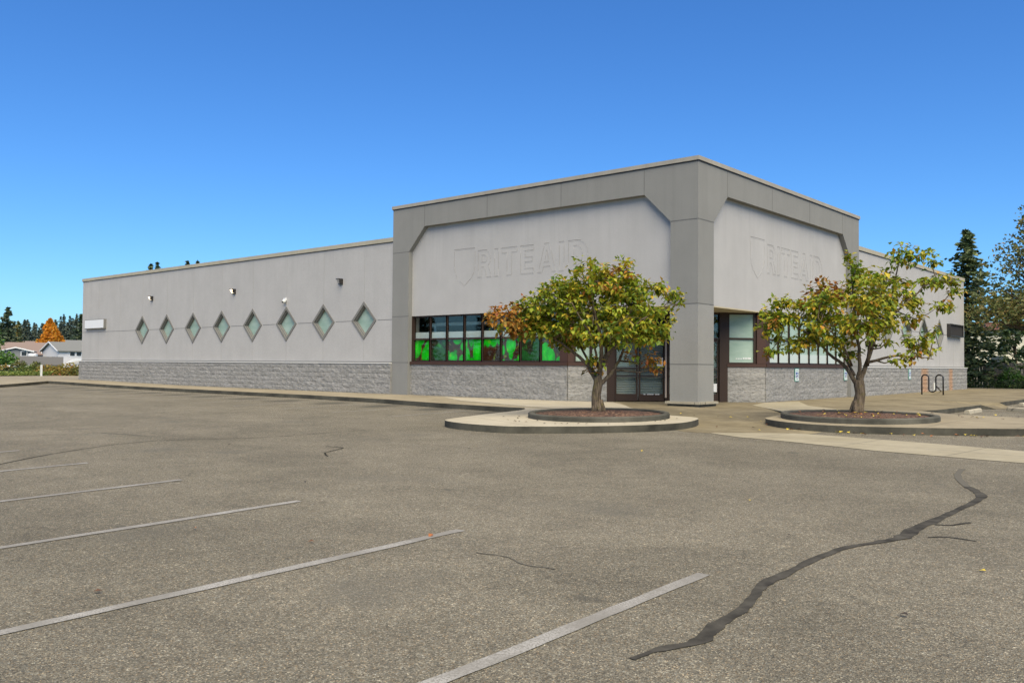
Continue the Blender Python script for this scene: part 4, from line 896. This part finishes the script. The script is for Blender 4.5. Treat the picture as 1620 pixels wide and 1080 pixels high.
def bushy(name, base, rx, ry, h, cnt, s, mt, lab, cat='shrub', group=None, flat=False):
    b = MB()
    for k in range(cnt):
        a = random.uniform(0, 6.28); u = random.random() ** .4; v = random.uniform(0, 1)
        if flat: p = Vector((random.uniform(-rx, rx), random.uniform(-ry, ry), random.uniform(0, h)))
        else:
            w_ = math.sqrt(max(.05, 1 - (v - .35) ** 2 * 1.8)); p = Vector((math.cos(a) * rx * u * w_, math.sin(a) * ry * u * w_, v * h * (1 - .25 * u * u) * random.uniform(.85, 1.1)))
        clump(b, p, s * random.uniform(.6, 1.3), .8)
    o = b.build(name, mt, fix=False); o.location = base; tag(o, lab, cat, group); return o
def broad(name, base, h, r_, blobs, cnt, s, mt, lab, group=None):
    t = empty(name, base, lab, 'tree', group); tb = MB(); tb.tube([(0, 0, -.5), (.1, 0, h * .3), (0, .1, h * .6)], [h * .022, h * .017, h * .01], 8)
    b = MB()
    for k in range(blobs):
        a = random.uniform(0, 6.28); f = random.uniform(.12, 1) if h < 10.2 else random.choice((random.uniform(.4, .6), random.uniform(.5, 1), random.uniform(.5, 1))); rr = r_ * math.sin(min(1, f * .9 + .2) * math.pi) ** .6 * random.uniform(.35, 1)
        c = Vector((math.cos(a) * rr, math.sin(a) * rr, h * f)); cs = random.uniform(.07, .13) * h
        tb.tube([(0, 0, h * min(f, .6) * .8), (c.x * .5, c.y * .5, c.z * .9), c], [h * .008, h * .005, .02], 5)
        for q in range(cnt):
            v = Vector((random.gauss(0, 1), random.gauss(0, 1), random.gauss(0, .7))).normalized() * random.uniform(.5, 1.1) * cs; clump(b, c + v, s * random.uniform(.6, 1.3), .8)
    tb.build('trunk', M['barkdark'], t, smooth=True); b.build('foliage', mt, t, fix=False); return t
def gp(px, dep, z): p = at(px, 575, dep); p.z = z; return p

# right side
conifer('spruce_tree', gp(1531, 56, -.3), 10.5, 4.1, 60, 10, .24, M['firpale'], 'tall dark pointed spruce just right of the store end')
broad('broadleaf_tree', gp(1648, 50, -.3), 10.4, 3.9, 80, 85, .12, M['oak'], 'thin olive and brown leaved tree at the right edge')
broad('broadleaf_tree', gp(1606, 64, -.3), 5.2, 3.0, 30, 70, .2, M['hedge'], 'dark low tree behind the board fence at right')
def houses(): pass
hb = empty('cream_building', gp(1650, 84, -.3), 'cream building with red-brown roof edge half hidden by trees at right', 'building', None, math.atan2(RH.y, RH.x))
b = MB(); b.box(W, -7, 8, 0, 8, -.5, 5.3); b.build('wall', M['sidingc'], hb)
b = MB(); b.box(W, -7.5, 8.5, -.6, 8.6, 5.3, 6.0); b.build('roof', M['redroof'], hb)
b = MB(); b.box(W, -5, -3.6, -.05, .1, 1.6, 2.8); b.box(W, 0, 1.4, -.05, .1, 1.6, 2.8); b.build('window', M['winglass'], hb)
fn = empty('board_fence', (0, 39, -.25), 'weathered vertical board fence behind the hedge at right', 'fence')
b = MB()
for k in range(90):
    x = -9 + k * .16; b.box(W, x, x + .145, 0, .02, 0, 1.86 + random.uniform(-.03, .03))
b.build('boards', M['fence'], fn)
b = MB()
for k in range(7): b.box(W, -9 + k * 2.4, -8.9 + k * 2.4, .02, .12, 0, 1.8)
split(b, 'post', M['fence'], fn)
bushy('clipped_hedge', (1.0, 36.0, -.2), 8.0, .55, .72, 5200, .07, M['hedge'], 'long low dark clipped hedge at the end of the right sidewalk', 'hedge', None, True)
bushy('shrub', (0.9, 37.6, -.2), .9, .8, 1.55, 900, .09, M['shrub'], 'bright green shrub standing against the board fence')
bushy('shrub', (3.1, 36.6, -.2), 1.0, .8, .95, 800, .09, M['shrub'], 'low bright green shrub at the right edge before the fence')
bushy('shrub', (-1.8, 37.4, -.2), .6, .6, 1.5, 500, .09, M['hedgelt'], 'olive shrub by the store corner in front of the fence')
bushy('shrub', (4.6, 38.2, -.2), 1.3, 1, 2.3, 900, .11, M['hedge'], 'tall dark shrub at the far right edge')

# left side: kerb, hedge, shrubs, fence rail
hd_ = empty('low_hedge', (-58.9, 3.5, .08), 'long low ragged green hedge behind the far left driveway', 'hedge', None, .31)
b = MB()
for k in range(8000):
    p = Vector((random.uniform(-.7, .7), random.uniform(-13, 11), random.uniform(-.25, .34) + .08 * noise.noise(Vector((k * .1, 0, 0))))); clump(b, p, .09, .8)
b.build('foliage', M['hedgebright'], hd_, fix=False)
b = MB(); b.box(W, -.1, .1, -14, 12, -.3, .06); kb = b.build('kerb', M['kerb']); kb.location = (-58.0, 3.8, .08); kb.rotation_euler = (0, 0, .31); tag(kb, None, None, None, 'structure')
for px, dep, w_, h_, mt, lab in ((4, 69, 1.0, .95, 'shruby', 'reddish shrub at the left edge above the low hedge'), (20, 69, 1.2, .8, 'hedge', 'dark shrub above the low hedge, left of the pale post'), (31, 70, .8, 1.35, 'oak', 'tall olive shrub above the low hedge'), (46, 69, 1.1, 1.0, 'hedgelt', 'olive green shrub left of the pale post'), (57, 70, .6, 1.25, 'oak', 'brown shrub beside the pale post'), (76, 69, 1.1, 1.0, 'shruby', 'yellow shrub right of the pale post'), (91, 69, 1.1, .85, 'shruby', 'yellow and red shrub before the white house'), (106, 69, 1.2, 1.15, 'shruby', 'yellow-green shrub under the white house arch'), (121, 69, 1.0, .9, 'oak', 'brown shrub next to the end of the store')):
    bushy('shrub', gp(px, dep, 0), w_, w_, h_, 420, .11, M[mt], lab, 'shrub', 'shrubs behind the far left hedge')
fr_ = empty('rail_fence', gp(25, 76, 0), 'low white rail fence behind the shrubs at far left', 'fence', None, math.atan2(RH.y, RH.x))
b = MB(); b.box(W, -4, 2, 0, .08, .70, .86); b.build('rail', M['white'], fr_)
for x in (-3.5, -1.2, 1.1):
    b = MB(); b.box(W, x, x + .1, 0.081, .18, -1.5, .86); b.build('post', M['white'], fr_)
b = MB(); p = gp(65.5, 66, 0); b.box(W, p.x - .06, p.x + .06, p.y - .06, p.y + .06, 0, .95); tag(b.build('gate_post', M['offwhite']), 'single pale post standing among the far left shrubs', 'post')
def zz(py, dep, px=60): return at(px, py, dep).z
def house(name, c, yaw, w_, d_, zb, ze, zr, wall, roof, lab, wins=(), over=.5, fascia=True):
    """ridge runs along local x; c = centre on the ground"""
    t = empty(name, (c.x, c.y, 0), lab, 'house', None, yaw)
    b = MB(); b.add([(-w_ / 2, -d_ / 2, zb), (w_ / 2, -d_ / 2, zb), (w_ / 2, d_ / 2, zb), (-w_ / 2, d_ / 2, zb), (-w_ / 2, -d_ / 2, ze), (w_ / 2, -d_ / 2, ze), (w_ / 2, d_ / 2, ze), (-w_ / 2, d_ / 2, ze), (-w_ / 2, 0, zr), (w_ / 2, 0, zr)],
        [(0, 1, 5, 4), (2, 3, 7, 6), (1, 2, 6, 9, 5), (3, 0, 4, 8, 7), (0, 3, 2, 1)])
    b.build('wall', wall, t)
    k = over / (d_ / 2) * (zr - ze); r2 = MB(); fb = MB()
    x0, x1 = -w_ / 2 - over, w_ / 2 + over; y0 = d_ / 2 + over; z0 = ze - k + .03
    r2.prism(lambda a, d, c_: (d, a, c_), [(-y0, z0), (0, zr + .03), (y0, z0), (y0, z0 + .22), (0, zr + .26), (-y0, z0 + .22)], x0, x1)
    ro = r2.build('roof', roof, t)
    for xa in ((x0 - .09, x1) if fascia else ()):
        fb = MB(); fb.prism(lambda a, d, c_: (d, a, c_), [(-y0, z0 + .02), (0, zr + .04), (y0, z0 + .02), (y0, z0 + .24), (0, zr + .29), (-y0, z0 + .24)], xa, xa + .09); fb.build('fascia', M['white'], ro)
    for (side, a, z, ww, hh) in wins:
        f = MB(); g = MB()
        if side == 'f': f.box(W, a - ww / 2 - .15, a + ww / 2 + .15, -d_ / 2 - .06, -d_ / 2 + .02, z - .15, z + hh + .15); g.box(W, a - ww / 2, a + ww / 2, -d_ / 2 - .08, -d_ / 2 - .061, z, z + hh)
        else: f.box(W, -w_ / 2 - .06, -w_ / 2 + .02, a - ww / 2 - .15, a + ww / 2 + .15, z - .15, z + hh + .15); g.box(W, -w_ / 2 - .08, -w_ / 2 - .061, a - ww / 2, a + ww / 2, z, z + hh)
        fo = f.build('window', M['white'], t); g.build('pane', M['winglass'], fo)
    return t
YW = math.atan2(RH.y, RH.x)
def on(px, dep): return gp(px, dep, 0)
# the white house turns its gable to the left and its long side towards the right
wh = house('white_house', on(127, 200), YW + .86, 13, 8.6, -5, zz(555.5, 200, 110), zz(543, 200, 110), M['sidingw'], M['shingleg'], 'white two-storey house with grey roof beside the store end', [('f', -3.6, zz(563, 200, 110), 1.0, 1.1), ('f', -2.2, zz(563, 200, 110), 1.0, 1.1)])
b = MB(); b.prism(lambda a, d, c_: (a, d, c_), [(-5.4 + 5.2 * (k / 10), zz(572.5, 200, 110) - .3 + 1.1 * math.sin(math.pi * k / 10)) for k in range(11)] + [(-.2 - 5.2 * (k / 10), zz(572.5, 200, 110) - .75 + 1.1 * math.sin(math.pi * k / 10)) for k in range(11)], -5.6, -5.3)
b.build('porch_arch', M['white'], wh)
house('grey_house', on(36, 208), YW + .42, 13, 11, -5, zz(560, 205, 35), zz(543, 208, 35), M['sidingg'], M['shingleb'], 'grey house with brown roof and white trim left of the orange tree', [('f', 1.8, zz(562, 205, 35), 1.6, 1.0), ('f', 5, zz(562, 205, 35), 1.2, 1.0)])
house('grey_gabled_house', on(27, 196), YW + 2.0, 7, 6.2, -5, zz(556.5, 196, 30), zz(551, 196, 30), M['sidingg'], M['shingleg'], 'small grey gable with white trim and window in front of the brown roof', [('l', -1.6, zz(562.5, 196, 35), 1.0, .9)])
house('low_grey_house', on(2, 150), YW + .5, 11, 8, -5, zz(578, 148, 10), zz(565, 150, 10), M['sidingg'], M['shingled'], 'low house with grey roof at the left edge', [], .5, False)
house('low_roofed_house', on(60, 165), YW + .48, 7.5, 6, -5, zz(577, 163), zz(566, 165), M['sidingg'], M['shingled'], 'low dark-roofed house before the orange tree', [], .5, False)
house('far_house', on(118, 260), YW + .5, 16, 9, -5, zz(545, 260), zz(539, 262), M['sidingw'], M['shingleg'], 'pale roofed house just showing behind the white house', [])
house('far_brown_house', on(56, 270), YW + .5, 9, 8, -5, zz(547, 270), zz(541, 272), M['sidingw'], M['shingleb'], 'brown roofed house just showing left of the orange tree', [])
b = MB(); p = gp(51.5, 160, 0); z_ = zz(561.5, 160, 51)
b.tube([p + Vector((0, 0, z_ - .45)), p + Vector((0, 0, z_ - .3)), p + Vector((0, 0, z_ + .2)), p + Vector((0, 0, z_ + .3))], [.5, .8, .8, .45], 14)
b.tube([p + Vector((0, 0, -4)), p + Vector((0, 0, z_ - .44))], .1, 6)
tag(b.build('water_tank', M['white']), 'small round white tank standing by the dark roof at far left', 'tank')
def cone_tree(base, h, r_, cnt, s, mt, lab):
    t = empty('orange_tree', base, lab, 'tree'); tb = MB(); tb.tube([(0, 0, -1), (0, 0, h * .8)], [.25, .05], 7); tb.build('trunk', M['barkdark'], t); b = MB()
    for k in range(cnt):
        f = random.random() ** .9; a = random.uniform(0, 6.28); rr = r_ * (1 - f) ** .8 * (.78 + .42 * noise.noise(Vector((math.cos(a) * 1.5, math.sin(a) * 1.5, f * 6)))+.1) * random.random() ** .4
        p = Vector((math.cos(a) * rr, math.sin(a) * rr, h * f * .97 + .8))
        if noise.noise(p * .6) > .3: continue
        clump(b, p, s * random.uniform(.6, 1.3), .8)
    b.build('foliage', mt, t, fix=False)
cone_tree(gp(78, 232, -5), zz(506, 232, 78) + 5, 8.0, 9000, .40, M['leafT'], 'bright orange cone-shaped autumn tree between the houses')
cone_tree(gp(93, 235, -5), zz(532, 235, 93) + 5, 2.8, 1300, .36, M['oak'], 'smaller yellow-brown tree right behind the orange tree')
broad('broadleaf_tree', gp(-17, 120, -5), zz(517, 120, 2) + 5, 3.6, 26, 70, .28, M['shrub'], 'green leafy tree cut by the left edge')
c1 = conifer('fir_tree', gp(10, 250, -5), zz(485, 250, 10) + 5, 8.0, 44, 7, .62, M['fir'], 'tallest dark fir standing alone at far left', None)
c2 = conifer('fir_tree', gp(27, 260, -5), zz(507, 260, 27) + 5, 4.5, 30, 5, .6, M['oak'], 'brownish fir right of the tallest one at far left', None)
c3 = conifer('fir_tree', gp(127, 300, -5), zz(496, 300, 127) + 5, 7.5, 34, 6, .8, M['fir'], 'dark fir rising against the left end of the store', None)
# the far-off wood reads as one mass
b = MB(); px = -40
while px < 150:
    for row, dep in enumerate((360, 420, 480)):
        top = 512 + 5 * math.sin(px * .13 + row * 2) + 4 * math.sin(px * .037) + random.uniform(-6, 6) - row * 1.5; x_ = px + random.uniform(-3, 3)
        q = gp(x_, dep, -6); h = zz(top, dep, x_) + 6; r_ = h * random.uniform(.24, .34)
        for k in range(520):
            f = random.random(); a = random.uniform(0, 6.28); rr = r_ * (1 - f) ** .8 * random.random() ** .5 * (.75 + .35 * math.sin(f * 40 + a)); clump(b, q + Vector((math.cos(a) * rr, math.sin(a) * rr, h * (.12 + .88 * f))), random.uniform(.5, 1.15) * (1.1 - .5 * f), .3)
    px += 7.0
tag(b.build('far_wood', M['firfar'], fix=False), 'distant dark conifer wood behind the houses', None, None, 'stuff')
for px_, top, lab in ((235, 415, 'left one of two fir tips showing over the roof near the left end'), (246, 413, 'right one of two fir tips showing over the roof near the left end'), (294, 410.5, 'fir tip peeping over the roof, further along'), (310, 411, 'last tiny fir tip over the roof')):
    dep = 120; hh = zz(top, dep, px_) + 5; conifer('fir_tree', gp(px_, dep, -5), hh, 2.8, 60, 6, .3, M['fir'], lab, None)

# trees across the lot behind the photographer: they show only as reflections in the store glass
random.seed(5)
r1 = conifer('fir_tree', Vector((-66, -50, -1.2)), 13, 3.4, 34, 6, .42, M['fir'], 'dark fir across the car park, mirrored in the store windows', 'trees mirrored in the store windows')
for x, y, sc in ((-77, -46, 1.1), (-56, -58, .75), (-88, -62, 1.25), (-70, -66, 1.0), (30, -84, 1.1), (44, -76, .85), (18, -90, 1.0), (58, -70, 1.15), (0, -92, .9), (-18, -88, 1.05), (-36, -80, .9)):
    copy_tree(r1, (x, y, -1.2), sc, random.uniform(0, 6))
